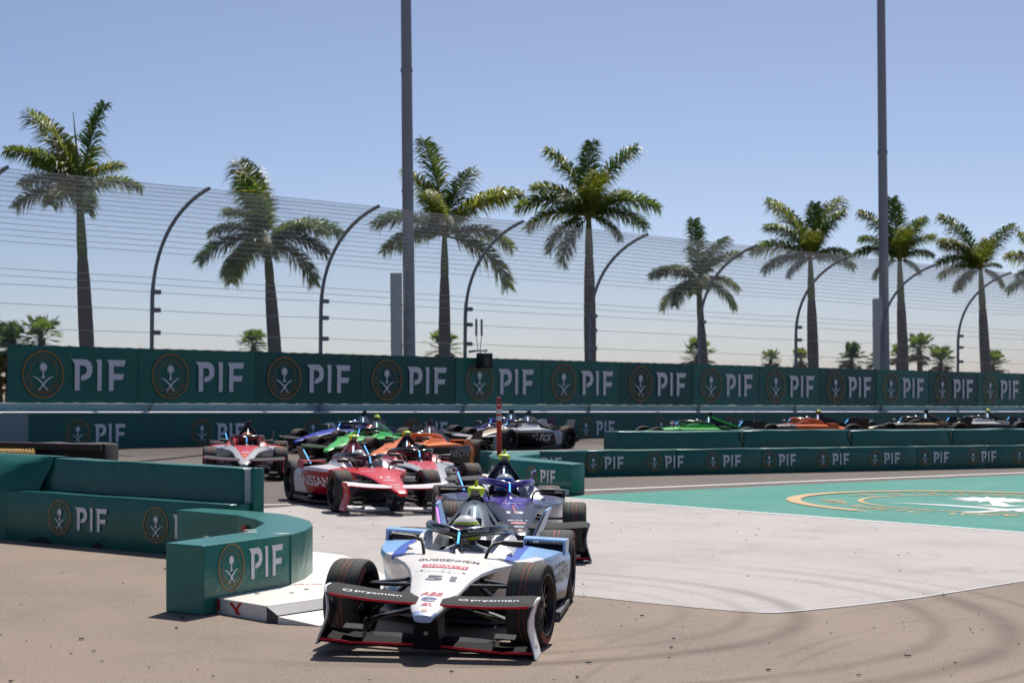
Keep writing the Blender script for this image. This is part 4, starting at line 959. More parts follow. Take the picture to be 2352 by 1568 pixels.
    # ---- sidepod rear boxes
    for sg in (-1, 1):
        mb = MB(); mb.prism([(sg * .44, 2.08), (sg * .82, 2.10), (sg * .83, 2.36), (sg * .43, 2.34)], .672, .690); mb.prism([(sg * .797, 2.10), (sg * .820, 2.10), (sg * .830, 2.40), (sg * .807, 2.40)], .55, .673); mb.prism([(sg * .44, 2.08), (sg * .452, 2.08), (sg * .45, 2.34), (sg * .43, 2.34)], .57, .673); ib = wrap('intake_frame', fin(mb), [LV if not C('box') else colm(C('box'))], root)
        mb = MB(); mb.box((sg * .62, 2.24, .598), (.34, .18, .03)); wrap('intake_core', fin(mb), [DARKIN], ib)
        for i in range(3):
            mb = MB(); mb.box((sg * .625, 2.2 + .05 * i, .617 + i * .006), (.34, .02, .004), rx=.3); wrap('louvre', fin(mb), [GREYM], ib, 0)
    # ---- rear fins
    for sg in (-1, 1):
        mb = MB(); t_ = .014
        Pn = [(sg * .40, 2.98, .50), (sg * .53, 3.28, .86), (sg * .55, 3.62, .87), (sg * .43, 3.62, .48)]
        mb.add([(x - sg * t_, y, z) for x, y, z in Pn] + [(x + sg * t_, y, z) for x, y, z in Pn], [(3, 2, 1, 0), (4, 5, 6, 7), (0, 1, 5, 4), (1, 2, 6, 5), (2, 3, 7, 6), (3, 0, 4, 7)])
        rf = wrap('rear_fin', fin(mb), [colm(C('fin', cf['base']))], root, 0)
        mb = MB(); mb.tube([(sg * .425, 2.99, .56), (sg * .525, 3.245, .825)], .009, 6); wrap('led_strip', fin(mb), [(LEDP if cf['key'] == 'white51' else LEDB) if sg < 0 else MATTE], rf)
        mb = MB(); mb.tube([(sg * .2, 2.9, .48), (sg * .41, 3.1, .52)], .03, 6); wrap('fin_stay', fin(mb), [MATTE], root)
    # ---- floor and diffuser
    mb = MB(); o_ = [(.30, .95), (.62, 1.25), (.82, 1.55), (.845, 2.55), (.55, 2.62), (.50, 3.7)]
    mb.prism(o_ + [(-x, y) for x, y in reversed(o_)], .045, .075); mb.prism([(.80, 1.5), (.85, 1.5), (.86, 2.5), (.81, 2.5)], .075, .12); mb.prism([(-.80, 1.5), (-.85, 1.5), (-.86, 2.5), (-.81, 2.5)], .075, .12); wrap('floor', fin(mb), [mat('floor_grey', S((70, 70, 74)), .45, .2)], root, 0)
    mb = MB(); mb.loft([[(x * w_, y, z) for x, z in ((-1, z0), (1, z0), (1, z1), (-1, z1))] for y, w_, z0, z1 in ((3.3, .45, .08, .3), (3.9, .5, .2, .34))]); mb.box((0, 3.95, .33), (.16, .1, .12)); wrap('diffuser', fin(mb), [CARBON], root, 0)
    # ---- mirrors
    for sg in (-1, 1):
        mb = MB(); mb.tube(smoothpath([(sg * .255, .66, .615), (sg * .275, .72, .69), (sg * .305, .78, .735), (sg * .37, .82, .747), (sg * .43, .84, .748)], 4), [.014] * 16 + [.012], 7); ar = wrap('mirror_arm', fin(mb), [MATTE], root)
        mb = MB(); mb.loft([[(sg * x, .84 + a * d_, .748 + b_ * h_) for a, b_ in ((-1, -.7), (-1, .7), (-.3, 1), (1, .8), (1, -.8), (-.3, -1))] for x, d_, h_ in ((.35, .02, .012), (.385, .035, .024), (.45, .04, .028), (.53, .045, .033), (.55, .04, .031))]); mp_ = wrap('mirror', fin(mb), [MATTE], ar)
        mb = MB(); mb.lathe([(0, -.0), (.016, 0), (.016, .01), (0, .012)], 10, 'Z', (sg * .45, .80, .752)); wrap('sensor_cap', fin(mb), [GREYM], mp_)
    # ---- front suspension
    for sg in (-1, 1):
        for p0, p1, r_ in (((.15, -.14, .475), (.60, 0, .46), .016), ((.17, .28, .49), (.60, .03, .46), .016), ((.12, -.12, .30), (.60, -.02, .17), .018), ((.15, .32, .27), (.60, .02, .17), .018), ((.19, .14, .53), (.57, .02, .22), .018), ((.14, -.2, .36), (.60, -.08, .30), .013)):
            mb = MB(); mb.tube([(sg * p0[0], p0[1], p0[2]), (sg * p1[0], p1[1], p1[2])], r_, 8, flat=2.0); wrap('suspension_arm', mb, [CARBON], root)
        for p0, p1 in (((.30, 2.75, .42), (.60, 2.97, .46)), ((.28, 3.2, .42), (.60, 2.99, .46)), ((.3, 2.8, .2), (.6, 2.97, .18))):
            mb = MB(); mb.tube([(sg * p0[0], p0[1], p0[2]), (sg * p1[0], p1[1], p1[2])], .018, 6, flat=1.8); wrap('suspension_arm', mb, [CARBON], root)
    # ---- front wing
    def foil(x, yl, zl, ch, dz, th): return [(x, yl, zl), (x, yl + ch * .12, zl + dz * .10 + th * .9), (x, yl + ch * .45, zl + dz * .42 + th), (x, yl + ch, zl + dz + .004), (x, yl + ch, zl + dz - .004), (x, yl + ch * .5, zl + dz * .5 - th * .5), (x, yl + ch * .12, zl + dz * .10 - th * .6)]
    for sg in (-1, 1):
        mb = MB(); sec = [(.09, -.78, .400, .25, .040, .012), (.25, -.78, .400, .26, .045, .013), (.45, -.775, .404, .27, .050, .014), (.65, -.765, .416, .28, .055, .015), (.76, -.755, .428, .29, .050, .016), (.80, -.74, .432, .29, .042, .012)]
        mb.loft([foil(sg * s_[0], *s_[1:]) for s_ in sec], 0, True, True); up = wrap('upper_wing', fin(mb), [wing_c], root, 30)
        mb = MB(); mb.tube([(sg * s_[0], s_[1] - .004, s_[2]) for s_ in sec[:5]], .010, 6); wrap('trim_line', fin(mb), [trim_c], up)
        if cf.get('wingtext'):
            tm = fit(text_mesh(cf['wingtext'], .1, .012), .36, .055); tm.materials.append(PRINTW)
            bv = BVHTree.FromPolygons([v.co.copy() for v in up.data.vertices], [list(p.vertices) for p in up.data.polygons])
            link('lettering', project(tm, bv, (sg * .44 + .05, -.665, .5), (1, 0, sg * .1), (0, 1, .2)), up)
            rp = [(p, 0) for p in arc_band(.028, .040, 16)]; rm = polys_mesh('ring', rp); rm.materials.append(PRINTW); fit(rm, .075, .055)
            link('ring_mark', project(rm, bv, (sg * .44 - .19, -.665, .5), (1, 0, sg * .1), (0, 1, .2)), up)
        lv = [(.045, .835, -.81, -.44), (.09, .822, -.80, -.44), (.17, .795, -.785, -.43), (.25, .770, -.79, -.43), (.33, .768, -.775, -.43), (.40, .785, -.755, -.43), (.45, .803, -.735, -.44), (.475, .810, -.69, -.46)]
        mb = MB(); rings = []
        for z, x, yf, yb in lv:
            rings.append([(sg * (x + .012), yb, z), (sg * (x + .012), (yf + yb) / 2, z), (sg * (x + .010), yf + .03, z), (sg * x, yf, z), (sg * (x - .012), yf + .02, z), (sg * (x - .012), yb, z)])
        mb.loft(rings, 0, True, True, lambda i, j: 0 if j in (0, 1, 2, 3) else 1); ep = wrap('endplate', fin(mb), [end_c, CARBON], root, 50)
        for txt, z, hgt, colr in cf.get('endtext', ()):
            tm = fit(text_mesh(txt, .1, .012), min(.30, .62 * hgt * len(txt)), hgt); tm.materials.append(colm(colr))
            bv = BVHTree.FromPolygons([v.co.copy() for v in ep.data.vertices], [list(p.vertices) for p in ep.data.polygons])
            yc = -.60 if z > .2 else -.66
            link('lettering', project(tm, bv, (sg * .9, yc, z), (0, sg, 0), (0, 0, 1)), ep)
    mb = MB(); fr = [(0, -.67, .07), (.12, -.67, .07), (.34, -.685, .064), (.58, -.71, .06), (.81, -.78, .082)]
    rings = []
    full = [(-x, y, z) for x, y, z in reversed(fr[1:])] + fr
    for x, y, z in full: yb = -.44; rings.append([(x, y, z - .012), (x, y + .01, z + .016), (x, y + .06, z + .026), (x, yb, z + .05), (x, yb, z + .03), (x, y + .06, z - .026)])
    mb.loft(rings); lw = wrap('lower_wing', fin(mb), [colm(C('lower', (14, 14, 16)), .8, 0, .15)], root, 30)
    mb = MB(); mb.tube([(x, y - .005, z + .006) for x, y, z in full], .0105, 6); wrap('trim_line', fin(mb), [colm(C('trim2', C('trim', (214, 40, 48))))], lw)
    for sg in (-1, 1):
        mb = MB(); mb.loft([[(sg * x, -.56 + d_, z + .0), (sg * x, -.46, z + .030), (sg * x, -.46, z + .020), (sg * x, -.56 + d_, z - .012)] for x, z, d_ in ((.12, .10, 0), (.40, .095, .02), (.48, .09, .06))]); wrap('wing_flap', fin(mb), [GREYM], lw, 0)
        mb = MB(); mb.loft([[(sg * x, -.66, .165), (sg * x, -.54, .185), (sg * x, -.54, .177), (sg * x, -.66, .155)] for x in (.50, .66)]); wg = wrap('winglet', fin(mb), [GREYM], lw, 0)
        mb = MB(); mb.prism([(sg * .495, -.68), (sg * .501, -.68), (sg * .501, -.52), (sg * .495, -.52)], .08, .24); wrap('winglet_fence', fin(mb), [CARBON], wg, 0)
    mb = MB(); mb.loft([[(x * w_, y0 if yy < 0 else y1, z) for x, yy in ((-1, -1), (1, -1), (1, 1), (-1, 1))] for z, w_, y0, y1 in ((.05, .105, -.71, -.45), (.2, .095, -.80, -.45), (.31, .088, -.90, -.45))]); py_ = wrap('nose_pylon', fin(mb), [CARBON], root, 0)
    mb = MB(); mb.lathe([(0, 0), (.017, 0), (.017, .004), (0, .004)], 12, 'Z', (0, 0, 0)); mb.v = [(x - .0, -.80 - z, .185 + y) for x, y, z in mb.v]; wrap('nose_emblem', fin(mb), [LENS], py_, 0)
    # ---- wheels
    ex = math.tan(q) * 0
    st = R(cf.get('steer', 0))
    for sg in (-1, 1):
        add_wheel(root, WF, (sg * .715, 0, .328), st, random.uniform(0, 6)); add_wheel(root, WR, (sg * .695, 2.97, .340), 0, random.uniform(0, 6))
    # ---- printed lettering
    bv = BVHTree.FromPolygons([v.co.copy() for v in me.vertices], [list(p.vertices) for p in me.polygons])
    hv = BVHTree.FromPolygons([v.co.copy() for v in halo.data.vertices], [list(p.vertices) for p in halo.data.polygons])
    for T in cf.get('texts', ()):
        txt, where, u, v, wd, hg, colr = T[:7]; shear = T[7] if len(T) > 7 else 0
        if txt.startswith('#'):                     # plain print shapes
            if txt == '#bar': tm = polys_mesh('print', [([(-.5, -.5), (.5, -.5), (.5, .5), (-.5, .5)], 0)])
            elif txt == '#e': tm = polys_mesh('print', [([(math.cos(a) * r0, math.sin(a) * r0 * .8) for a, r0 in ((R(20 + i * 22), .5) for i in range(15))] + [(math.cos(a) * .36, math.sin(a) * .26) for a in (R(20 + i * 22) for i in reversed(range(15)))], 0), ([(-.42, -.07), (.42, .05), (.42, .17), (-.42, .05)], 0)])
            elif txt == '#tri': tm = polys_mesh('print', [([(-.5, -.5), (-.25, .5), (-.05, .5), (-.3, -.5)], 0), ([(-.28, -.5), (0, .25), (.12, -.2), (.05, -.5)], 0), ([(.05, .5), (.25, .5), (.5, -.5), (.3, -.5)], 0)])
            elif txt == '#shell': tm = polys_mesh('print', [([(-.2, -.5), (.2, -.5), (.5, 0), (.35, .4), (0, .5), (-.35, .4), (-.5, 0)], 0)])
            fit(tm, wd, hg)
        else: tm = fit(text_mesh(txt, .1, .035 if txt.isdigit() else .014, shear), wd, hg)
        tm.materials.append(colm(colr)); B = bv
        if where == 'top': O, U, V = (u, v, .9), (1, 0, 0), (0, 1, 0)
        elif where == 'L': O, U, V = (1.0, u, v), (0, 1, 0), (0, 0, 1)
        elif where == 'R': O, U, V = (-1.0, u, v), (0, -1, 0), (0, 0, 1)
        elif where == 'halo': O, U, V, B = (u, .75, v), (1, .55 * (1 if u > 0 else -1), 0), (0, 0, 1), hv
        elif where == 'sideL': O, U, V = (.3, u, v), (0, 1, 0), (0, 0, 1)
        link('number' if txt.isdigit() else 'lettering', project(tm, B, O, U, V, .012 if where in 'LR' else .003), halo if where == 'halo' else body)
    # ---- driver, a separate figure in the cockpit
    ps = empty('person', root.location.copy(), root.rotation_euler.copy()); tag(ps, cf['driver'], 'person', 'drivers seated in the race cars')
    dm = DRV.copy(); dm.materials[0] = mat('suit_%d_%d_%d' % tuple(cf['suit']), S(cf['suit']), .8, var=.1, scale=20); link('body', dm, ps)
    hm = HEL.copy(); hm.materials[0] = livery('helmet_' + cf['key'], cf['helmet'], [(cf['helmet2'], [(0, 0, 1, .765), (0, 0, -1, -.855), (1, .6, 0, .93)]), (cf['helmet2'], [(0, 0, -1, -.735), (1, 0, .6, .45)]), ((24, 24, 28), [(0, 0, -1, -.70)]), (cf['helmet2'], [(0, 0, 1, .80), (0, 0, -1, -.852), (0, -1, 0, -1.46)])] , .22, .6); hm.materials[1] = hm.materials[0]
    h_ = link('helmet', hm, ps); vm = VIS.copy(); vm.materials[0] = mat('visor_%d_%d_%d' % tuple(cf.get('visor', (20, 24, 40))), S(cf.get('visor', (20, 24, 40))), .08, coat=1, var=.02); link('visor', vm, h_)
    gl = GLV.copy(); gl.materials[0] = mat('glove_%d_%d_%d' % tuple(cf.get('glove', (60, 62, 68))), S(cf.get('glove', (60, 62, 68))), .8, var=.12, scale=30); link('gloves', gl, ps)
    if cf.get('visortext'):
        hb = BVHTree.FromPolygons([v.co.copy() for v in hm.vertices], [list(p.vertices) for p in hm.polygons])
        sb = polys_mesh('strip', [([(-.11, -.015), (.11, -.015), (.11, .015), (-.11, .015)], 0)]); sb.materials.append(colm((190, 30, 44))); link('visor_strip', project(sb, hb, (0, 1.2, .80), (1, 0, 0), (0, 0, 1), .012), h_)
        tm = fit(text_mesh(cf['visortext'], .1, .02), .15, .02); tm.materials.append(PRINTW); link('lettering', project(tm, hb, (0, 1.2, .80), (1, 0, 0), (0, 0, 1), .014), h_)
    return root

# ---- driver meshes
def skin_mesh(verts, edges, radii, root_i=0, sub=2):
    me = bpy.data.meshes.new('skeleton'); me.from_pydata(verts, edges, []); o = bpy.data.objects.new('skeleton', me); col.objects.link(o)
    md = o.modifiers.new('skin', 'SKIN'); md.use_smooth_shade = True; sv_ = me.skin_vertices[0].data
    for i, r_ in enumerate(radii): sv_[i].radius = (r_, r_) if not isinstance(r_, tuple) else r_
    for v in sv_: v.use_root = False
    sv_[root_i].use_root = True
    s_ = o.modifiers.new('sub', 'SUBSURF'); s_.levels = sub; s_.render_levels = sub
    bpy.context.view_layer.update(); out = bpy.data.meshes.new_from_object(o.evaluated_get(bpy.context.evaluated_depsgraph_get())); bpy.data.objects.remove(o); bpy.data.meshes.remove(me)
    out.shade_smooth(); return out
V_ = [(0, 1.78, .24), (0, 1.72, .40), (0, 1.66, .55), (0, 1.60, .66), (0, 1.55, .74)]; E_ = [(0, 1), (1, 2), (2, 3), (3, 4)]; Rr = [.13, (.15, .11), (.16, .11), .06, .075]
for sg in (-1, 1):
    b0 = len(V_); V_ += [(sg * .17, 1.63, .555), (sg * .235, 1.44, .45), (sg * .20, 1.24, .47), (sg * .155, 1.165, .525)]; E_ += [(2, b0), (b0, b0 + 1), (b0 + 1, b0 + 2), (b0 + 2, b0 + 3)]; Rr += [.075, .052, .042, .034]
    b1 = len(V_); V_ += [(sg * .10, 1.5, .22), (sg * .11, 1.15, .33), (sg * .10, .75, .26), (sg * .10, .62, .30)]; E_ += [(0, b1), (b1, b1 + 1), (b1 + 1, b1 + 2), (b1 + 2, b1 + 3)]; Rr += [.085, .07, .05, .04]
DRV = skin_mesh(V_, E_, Rr, 0, 1); DRV.name = 'driver_body'; DRV.materials.clear(); DRV.materials.append(MATTE)
gv = MB()
def merge(mb, me, off=(0, 0, 0)):
    mb.add([(v.co.x + off[0], v.co.y + off[1], v.co.z + off[2]) for v in me.vertices], [list(p.vertices) for p in me.polygons])
for sg in (-1, 1):
    w_ = Vector((sg * .15, 1.165, .53)); pv_ = [w_, w_ + Vector((-sg * .005, -.02, .035)), w_ + Vector((-sg * .01, -.03, .055))]
    merge(gv, skin_mesh([tuple(p) for p in pv_], [(0, 1), (1, 2)], [(.034, .034), (.042, .026), (.040, .022)], 0, 2))
    for f_ in range(4):
        b_ = w_ + Vector((sg * (.028 - .019 * f_), -.03, .06)); ln = (.9, 1.05, 1.0, .8)[f_]
        c_ = [b_, b_ + Vector((0, -.024, .010)) * ln, b_ + Vector((0, -.038, -.014)) * ln, b_ + Vector((0, -.022, -.032)) * ln]
        merge(gv, skin_mesh([tuple(p) for p in c_], [(0, 1), (1, 2), (2, 3)], [.0095, .0095, .0088, .008], 0, 1))
    b_ = w_ + Vector((-sg * .035, -.015, .025)); c_ = [b_, b_ + Vector((-sg * .016, -.018, .012)), b_ + Vector((-sg * .014, -.036, .006))]
    merge(gv, skin_mesh([tuple(p) for p in c_], [(0, 1), (1, 2)], [.011, .010, .009], 0, 1))
GLV = gv.mesh('gloves', [MATTE], 60)
def helmet():
    mb = MB(); vb = MB(); N, K = 28, 16; c = Vector((0, 1.53, .765)); rx, ry, rz = .132, .150, .142
    def P(i, k, o=0):
        a = 2 * math.pi * i / N; e = R(-58 + 148 * k / K); x = math.cos(e) * math.sin(a); y = -math.cos(e) * math.cos(a); z = math.sin(e)
        fy = ry * (1.08 if y < 0 and z < .1 else 1); return (c.x + x * (rx + o), c.y + y * (fy + o), c.z + z * (rz + o) - .0)
    for k in range(K):
        for i in range(N):
            if k == K - 1: mb.add([P(i, k), P(i + 1, k), P(i, K)], [(0, 1, 2)], 0)
            else: mb.add([P(i, k), P(i + 1, k), P(i + 1, k + 1), P(i, k + 1)], [(0, 1, 2, 3)], 1 if (k < 4 or (7 < k < 12 and i in (3, 4, 24, 25, 5, 23)) or (k in (11, 12) and i % 7 < 2)) else 0)
    mb.add([P(i, 0) for i in range(N)], [list(reversed(range(N)))], 1)
    mb.box((0, 1.40 - .02, .675), (.12, .05, .05), 1); mb.box((0, 1.66, .86), (.07, .06, .03), 0)
    for k in range(6, 9):
        for i in range(-6, 6): vb.add([P(i, k, .004), P(i + 1, k, .004), P(i + 1, k + 1, .004), P(i, k + 1, .004)], [(0, 1, 2, 3)])
    return mb.mesh('helmet', [MATTE, MATTE], 40), vb.mesh('visor', [MATTE], 60)
HEL, VIS = helmet()

# ------------------------------------------------------------------ the field
WHT = (226, 226, 228)
def up(y): return (0, 0, 1, y)
FLANK = lambda z=.575: (0, 0, -1, -z)
cars = [
 dict(key='white51', pos=(-.564, 14.85), yaw=5.7, steer=-9, roll=2.6, base=(246, 240, 233), wing=(34, 35, 40), endplate=(242, 242, 242), trim=(222, 48, 56), fin=(150, 186, 226), box=(150, 192, 232), pad=(244, 238, 232), spine=(214, 218, 226), cover=(226, 228, 234), inhoop=(246, 246, 248),
   rules=[((140, 190, 238), [(1, 0, 0, .44), (0, 1, 0, .9)]), ((52, 92, 200), [(1, 0, 0, .42), (-1, 0, 0, -.53), (0, 1, 0, .7), (0, 0, 1, .575)]), ((236, 234, 230), [(0, 0, -1, -.585), (0, -1, 0, -1.40)]),
          ((136, 182, 230), [(0, 0, -1, -.60), (0, 1, 0, 1.22)]), ((96, 80, 70), [(0, 0, -1, -.20), (0, 1, 0, 1.2)]), ((158, 178, 214), [(0, -1, 0, .935)])],
   texts=[('51', 'top', .015, -.14, .24, .13, (18, 28, 58)), ('ABB', 'top', .0, -.55, .17, .085, (206, 40, 54), .3), ('#e', 'top', .0, -.68, .12, .10, (52, 86, 160)), ('#tri', 'top', .0, -.80, .085, .07, (206, 40, 54)), ('#shell', 'top', .0, -.93, .05, .05, (180, 120, 80)),
          ('#bar', 'top', 0, .20, .37, .10, (208, 34, 50)), ('ANDRETTI', 'top', 0, .20, .33, .062, (240, 238, 240)), ('GUGGENHEIM', 'top', 0, .42, .50, .085, (40, 46, 70)),
          ('#bar', 'top', .0, .06, .018, .09, (190, 192, 198)), ('#bar', 'top', .055, .06, .018, .09, (190, 192, 198)),
          ('GUGGEN', 'L', 1.76, .38, 1.12, .19, (40, 36, 40)), ('#bar', 'top', 0, .04, .44, .005, (120, 118, 116)), ('#bar', 'top', -.17, .06, .02, .02, (40, 40, 44)), ('#bar', 'top', .17, .06, .02, .02, (40, 40, 44)), ('GUGGENHEIM', 'halo', -.27, .825, .2, .034, (206, 208, 214)), ('GUGGENHEIM', 'halo', .29, .825, .2, .034, (206, 208, 214)), ('NAGASE', 'sideL', -.50, .375, .17, .05, (200, 200, 205))],
   padtext='G', wingtext='prysmian', endtext=[('GUGGENHEIM', .40, .028, (30, 34, 50)), ('hankook', .09, .035, (40, 40, 60))],
   suit=(150, 158, 176), helmet=(236, 234, 230), helmet2=(196, 206, 40), visor=(40, 90, 150), visortext='ANDRETTI', glove=(120, 128, 146),
   label='white and pale blue race car numbered 51, leading the pack', driver='driver with white helmet and pale gloves sitting in the white number 51 car'),
 dict(key='purple13', pos=(.02, 22.1), yaw=-4.5, steer=-6, roll=1.5, base=(70, 78, 98), wing=(30, 32, 38), endplate=(120, 126, 150), trim=(30, 32, 38), trim2=(208, 44, 60), halo=(72, 46, 150), fin=(62, 44, 110), box=(40, 42, 58), pad=(206, 208, 214), spine=(60, 44, 110), cover=(24, 24, 34), hoop=(24, 24, 34), hooptrim=(40, 40, 56), inhoop=(34, 32, 48), rough=.2, metal=.35,
   rules=[((88, 60, 168), [(-1, 0, 0, -.34), (0, 1, 0, .10)]), ((96, 84, 150), [(1, 0, 0, .45), (0, 1, 0, 1.2), (0, 0, 1, .56)]), ((122, 130, 150), [(1, 0, 0, .62), (0, 1, 0, .8)]), ((44, 48, 66), [(1, -.15, 0, .11), (0, -1, 0, -.55)]), ((120, 122, 148), [(0, 0, -1, -.57), (0, 1, 0, .6)])],
   texts=[('13', 'top', 0, -.12, .20, .10, (226, 226, 232)), ('#bar', 'top', .0, .05, .018, .42, (206, 44, 66)), ('Mobil 1', 'top', 0, -.47, .22, .055, (226, 226, 232)), ('#bar', 'top', 0, -.58, .17, .07, (214, 120, 126)), ('#e', 'top', 0, -.73, .12, .08, (226, 226, 232)), ('#shell', 'top', 0, -.87, .06, .05, (200, 120, 80)), ('ANDRETTI', 'top', 0, .36, .24, .05, (214, 208, 232)), ('VORTEX', 'halo', -.19, .825, .15, .03, (190, 184, 214)), ('VORTEX', 'halo', .19, .825, .15, .03, (190, 184, 214))],
   endtext=[('13', .40, .03, (40, 40, 60))], suit=(60, 60, 76), helmet=(180, 184, 196), helmet2=(40, 100, 190), visor=(30, 90, 170),
   label='slate and purple race car numbered 13 with a purple halo, right behind the white car', driver='driver with silver and blue helmet under the purple halo of car 13'),
 dict(key='red17', pos=(-2.01, 29.4), yaw=-20, steer=0, roll=1.2, base=(218, 10, 38), lower=(222, 216, 218), wing=(226, 218, 220), endplate=(200, 12, 36), trim=(200, 12, 36), trim2=(222, 216, 218), fin=(110, 40, 44), box=(206, 60, 72), pad=(222, 214, 216), spine=(196, 30, 46), cover=(196, 150, 156), hoop=(186, 28, 44), hooptrim=(206, 190, 194), inhoop=(160, 80, 84),
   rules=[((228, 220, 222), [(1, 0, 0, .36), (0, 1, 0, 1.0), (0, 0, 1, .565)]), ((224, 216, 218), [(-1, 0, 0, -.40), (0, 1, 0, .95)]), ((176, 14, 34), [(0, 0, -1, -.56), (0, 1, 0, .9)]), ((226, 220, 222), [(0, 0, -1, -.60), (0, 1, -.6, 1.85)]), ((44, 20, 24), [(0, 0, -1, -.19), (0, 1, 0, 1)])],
   texts=[('17', 'top', 0, -.1, .20, .10, (240, 236, 238)), ('#bar', 'top', 0, -.28, .18, .05, (232, 214, 218)), ('ABB', 'top', 0, -.58, .16, .06, (236, 228, 230)), ('#e', 'top', 0, -.74, .1, .07, (236, 226, 228)), ('NISSAN', 'top', -.16, .40, .26, .055, (240, 232, 234)), ('NISSAN', 'R', 1.55, .40, .95, .17, (232, 222, 226)), ('NISSAN', 'halo', -.19, .825, .2, .03, (206, 200, 204))],
   endtext=[('NISSAN', .42, .03, (236, 228, 230)), ('////', .30, .07, (236, 228, 230)), ('hankook', .10, .03, (236, 228, 230))], suit=(120, 30, 40), helmet=(206, 200, 202), helmet2=(150, 60, 64), visor=(34, 26, 44),
   label='bright red and white race car numbered 17, just behind the purple one', driver='driver with pale grey helmet in the red and white number 17 car'),
 dict(key='red21', pos=(-1.40, 31.9), yaw=-15.5, steer=0, roll=1.0, base=(176, 178, 184), wing=(60, 62, 68), endplate=(190, 34, 56), trim=(60, 62, 68), trim2=(60, 62, 68), fin=(30, 30, 34), box=(170, 34, 50), pad=(196, 40, 56), spine=(30, 28, 34), cover=(26, 25, 30), hoop=(24, 24, 28), hooptrim=(40, 40, 44), inhoop=(34, 34, 40),
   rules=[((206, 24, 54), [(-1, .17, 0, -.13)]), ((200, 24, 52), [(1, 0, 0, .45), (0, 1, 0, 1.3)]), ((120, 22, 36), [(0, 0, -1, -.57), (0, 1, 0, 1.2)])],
   texts=[('21', 'top', 0, -.08, .19, .10, (236, 230, 234)), ('#shell', 'top', 0, -.36, .13, .11, (232, 150, 36)), ('ABB', 'top', 0, -.55, .16, .06, (236, 228, 230)), ('#e', 'top', 0, -.70, .1, .07, (236, 226, 228))],
   endtext=[('m', .42, .03, (236, 228, 230))], suit=(40, 36, 44), helmet=(44, 40, 50), helmet2=(150, 60, 50),
   label='red and silver race car numbered 21, beside the bright red number 17 car', driver='driver with dark helmet in the red and silver number 21 car'),
 dict(key='red48', pos=(-5.45, 38.2), yaw=-6.7, steer=4, roll=.8, hat=False, base=(176, 178, 184), wing=(60, 62, 68), endplate=(190, 34, 56), trim=(190, 34, 56), trim2=(60, 62, 68), fin=(30, 30, 34), box=(70, 30, 38), pad=(196, 40, 56), spine=(30, 28, 34), cover=(26, 25, 30), hoop=(24, 24, 28), hooptrim=(40, 40, 44), inhoop=(34, 34, 40), halo=(90, 18, 30),
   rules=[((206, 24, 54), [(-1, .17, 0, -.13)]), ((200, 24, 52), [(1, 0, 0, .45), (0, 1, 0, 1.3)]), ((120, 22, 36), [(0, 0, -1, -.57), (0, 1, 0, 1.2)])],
   texts=[('48', 'top', 0, -.08, .19, .10, (236, 230, 234)), ('#shell', 'top', 0, -.36, .13, .11, (232, 150, 36)), ('ABB', 'top', 0, -.55, .16, .06, (236, 228, 230)), ('#e', 'top', 0, -.70, .1, .07, (236, 226, 228))],
   endtext=[('m', .42, .03, (236, 228, 230))], suit=(40, 36, 44), helmet=(206, 120, 40), helmet2=(60, 130, 110),
   label='red and silver race car without yellow cap, alone past the teal wall end', driver='driver with orange and green helmet in the lone red and silver car'),
 dict(key='orange8', pos=(-2.72, 41.3), yaw=25, hat=False, base=(240, 124, 34), wing=(30, 30, 32), endplate=(30, 30, 32), trim=(30, 30, 32), halo=(232, 116, 32), fin=(30, 30, 32), box=(238, 124, 40), pad=(238, 124, 40), spine=(40, 38, 40), rules=[((44, 40, 40), [(0, 0, -1, -.55), (0, 1, 0, .8), (0, -1, 0, -2.35)])],
   texts=[('NEON', 'L', 1.9, .40, .75, .17, (176, 172, 176)), ('8', 'top', 0, -.1, .1, .1, (30, 30, 32))], suit=(60, 60, 70), helmet=(40, 56, 110), helmet2=(230, 120, 40),
   label='orange race car with a dark lettered flank and orange halo, behind the red cars', driver='driver with navy helmet in the orange car with the lettered flank'),
 dict(key='green4', pos=(-4.09, 45.5), yaw=20, steer=-6, base=(74, 196, 92), wing=(26, 32, 30), endplate=(30, 44, 34), trim=(74, 196, 92), fin=(30, 34, 44), box=(74, 196, 92), pad=(74, 196, 92), spine=(74, 200, 92), rules=[((32, 40, 62), [(0, 0, -1, -.56), (0, 1, 0, .3)])],
   texts=[('4', 'top', 0, -.1, .1, .1, (30, 40, 60))], suit=(40, 44, 60), helmet=(200, 60, 36), helmet2=(230, 140, 40),
   label='pale green nosed race car with a yellow signal cap, in front of the blue car', driver='driver with red and orange helmet in the pale green nosed car'),
 dict(key='blue7', pos=(-5.3, 51.4), yaw=34, hat=False, base=(44, 70, 190), wing=(26, 27, 32), endplate=(26, 27, 32), trim=(26, 27, 32), fin=(90, 74, 66), box=(36, 46, 110), pad=(36, 50, 130), spine=(110, 84, 84), rules=[((24, 30, 62), [(0, 0, -1, -.55), (0, 1, 0, .2)]), ((30, 38, 92), [(1, 0, 0, .5), (0, 1, 0, 1.0)])],
   texts=[('7', 'top', 0, -.1, .1, .1, (220, 220, 230)), ('#bar', 'top', 0, -.5, .1, .06, (214, 60, 90))], suit=(30, 34, 50), helmet=(40, 70, 160), helmet2=(60, 200, 200),
   label='royal blue race car with a long blue nose, close to the lettered wall', driver='driver with blue helmet in the royal blue car'),
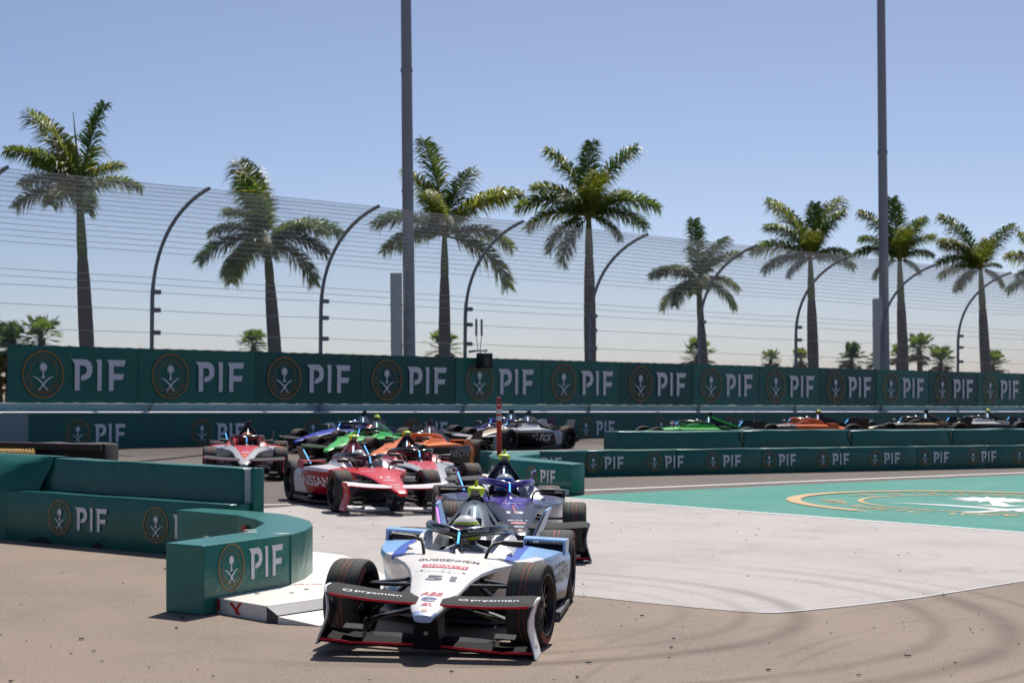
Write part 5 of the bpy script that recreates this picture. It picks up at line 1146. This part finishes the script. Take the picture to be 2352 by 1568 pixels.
 dict(key='tcs9', pos=(-.69, 55.1), yaw=37, hat=False, base=(206, 206, 210), wing=(160, 160, 164), endplate=(150, 152, 162), trim=(60, 60, 64), fin=(178, 176, 178), box=(60, 62, 70), pad=(216, 216, 220), spine=(186, 166, 136), rules=[((206, 184, 150), [(0, -1, 0, -.55), (0, 0, 1, .36)]), ((30, 27, 27), [(0, 0, -1, -.52), (0, 1, 0, .7)]), ((176, 180, 192), [(0, 0, -1, -.55), (0, 1, .5, 2.38)])],
   texts=[('tcs', 'L', 1.78, .38, .46, .24, (214, 212, 216), .25), ('TATA', 'L', 1.36, .31, .26, .06, (190, 186, 190)), ('#e', 'L', 1.36, .44, .22, .12, (190, 186, 190))], suit=(40, 40, 46), helmet=(50, 52, 60), helmet2=(190, 160, 110),
   label='white and gold race car with a black lettered flank, behind the red marker post', driver='driver with dark helmet in the white and gold car'),
 dict(key='purple1', pos=(-1.2, 57.7), yaw=37, hat=False, base=(66, 62, 88), wing=(30, 30, 36), endplate=(26, 26, 32), trim=(26, 26, 32), halo=(76, 50, 160), fin=(76, 40, 110), spine=(50, 48, 66), rough=.22, metal=.3, rules=[((76, 54, 150), [(-1, 0, 0, -.3), (0, 1, 0, .1)]), ((34, 34, 48), [(0, 0, -1, -.56), (0, 1, 0, .3)])], texts=[],
   suit=(50, 50, 60), helmet=(60, 60, 76), helmet2=(120, 60, 150), label='dark purple race car half hidden on the far side of the white and gold car', driver='driver with dark helmet in the half hidden purple car'),
 dict(key='green16', pos=(4.35, 58.9), yaw=77, hat=False, base=(84, 204, 84), wing=(30, 34, 40), endplate=(74, 190, 84), trim=(30, 34, 40), fin=(40, 44, 48), box=(50, 120, 60), pad=(84, 204, 84), spine=(70, 200, 80), rules=[((34, 44, 60), [(0, 0, -1, -.55), (0, 1, 0, .3)])], texts=[], suit=(40, 44, 60), helmet=(36, 40, 60), helmet2=(80, 200, 90),
   label='bright green race car passing behind the free end of the upper barrier row', driver='driver with dark helmet in the bright green car behind the barrier'),
 dict(key='orange5', pos=(8.85, 65.5), yaw=80, base=(240, 112, 30), wing=(150, 140, 134), endplate=(40, 40, 44), trim=(40, 40, 44), halo=(214, 90, 40), fin=(60, 44, 40), box=(230, 110, 40), pad=(230, 120, 60), spine=(56, 48, 52), rules=[((128, 116, 110), [(0, -1, 0, -.95)])], texts=[('NEOM', 'L', 1.9, .4, .7, .15, (40, 38, 40))], suit=(60, 56, 60), helmet=(90, 80, 80), helmet2=(230, 120, 40),
   label='orange and grey race car with a yellow signal cap behind the upper barrier row', driver='driver with grey helmet in the orange and grey car behind the barrier'),
 dict(key='black2', pos=(13.75, 70.0), yaw=72, hat=False, base=(66, 60, 56), wing=(30, 30, 32), endplate=(30, 30, 32), trim=(160, 130, 70), fin=(40, 38, 38), spine=(150, 116, 92), rules=[((176, 150, 104), [(1, 0, 0, .3), (0, 1, 0, 1.2), (0, 0, 1, .58)]), ((170, 140, 90), [(0, -1, 0, .3)])], texts=[], suit=(40, 40, 40), helmet=(50, 50, 54), helmet2=(170, 140, 80),
   label='black and gold race car passing behind the upper barrier row', driver='driver with black and gold helmet in the black car behind the barrier'),
 dict(key='grey3', pos=(16.9, 73.2), yaw=72, base=(226, 222, 218), wing=(150, 146, 142), endplate=(90, 90, 96), trim=(60, 60, 64), fin=(70, 70, 76), spine=(70, 58, 54), rules=[((40, 38, 40), [(0, 0, -1, -.55), (0, 1, 0, .5)]), ((186, 160, 120), [(0, -1, 0, -.5)])], texts=[], suit=(60, 60, 64), helmet=(70, 70, 80), helmet2=(190, 160, 120),
   label='pale silver race car with a yellow signal cap, last behind the upper barrier row', driver='driver with grey helmet in the pale silver car behind the barrier'),
]
for cf in cars: build_car(cf)
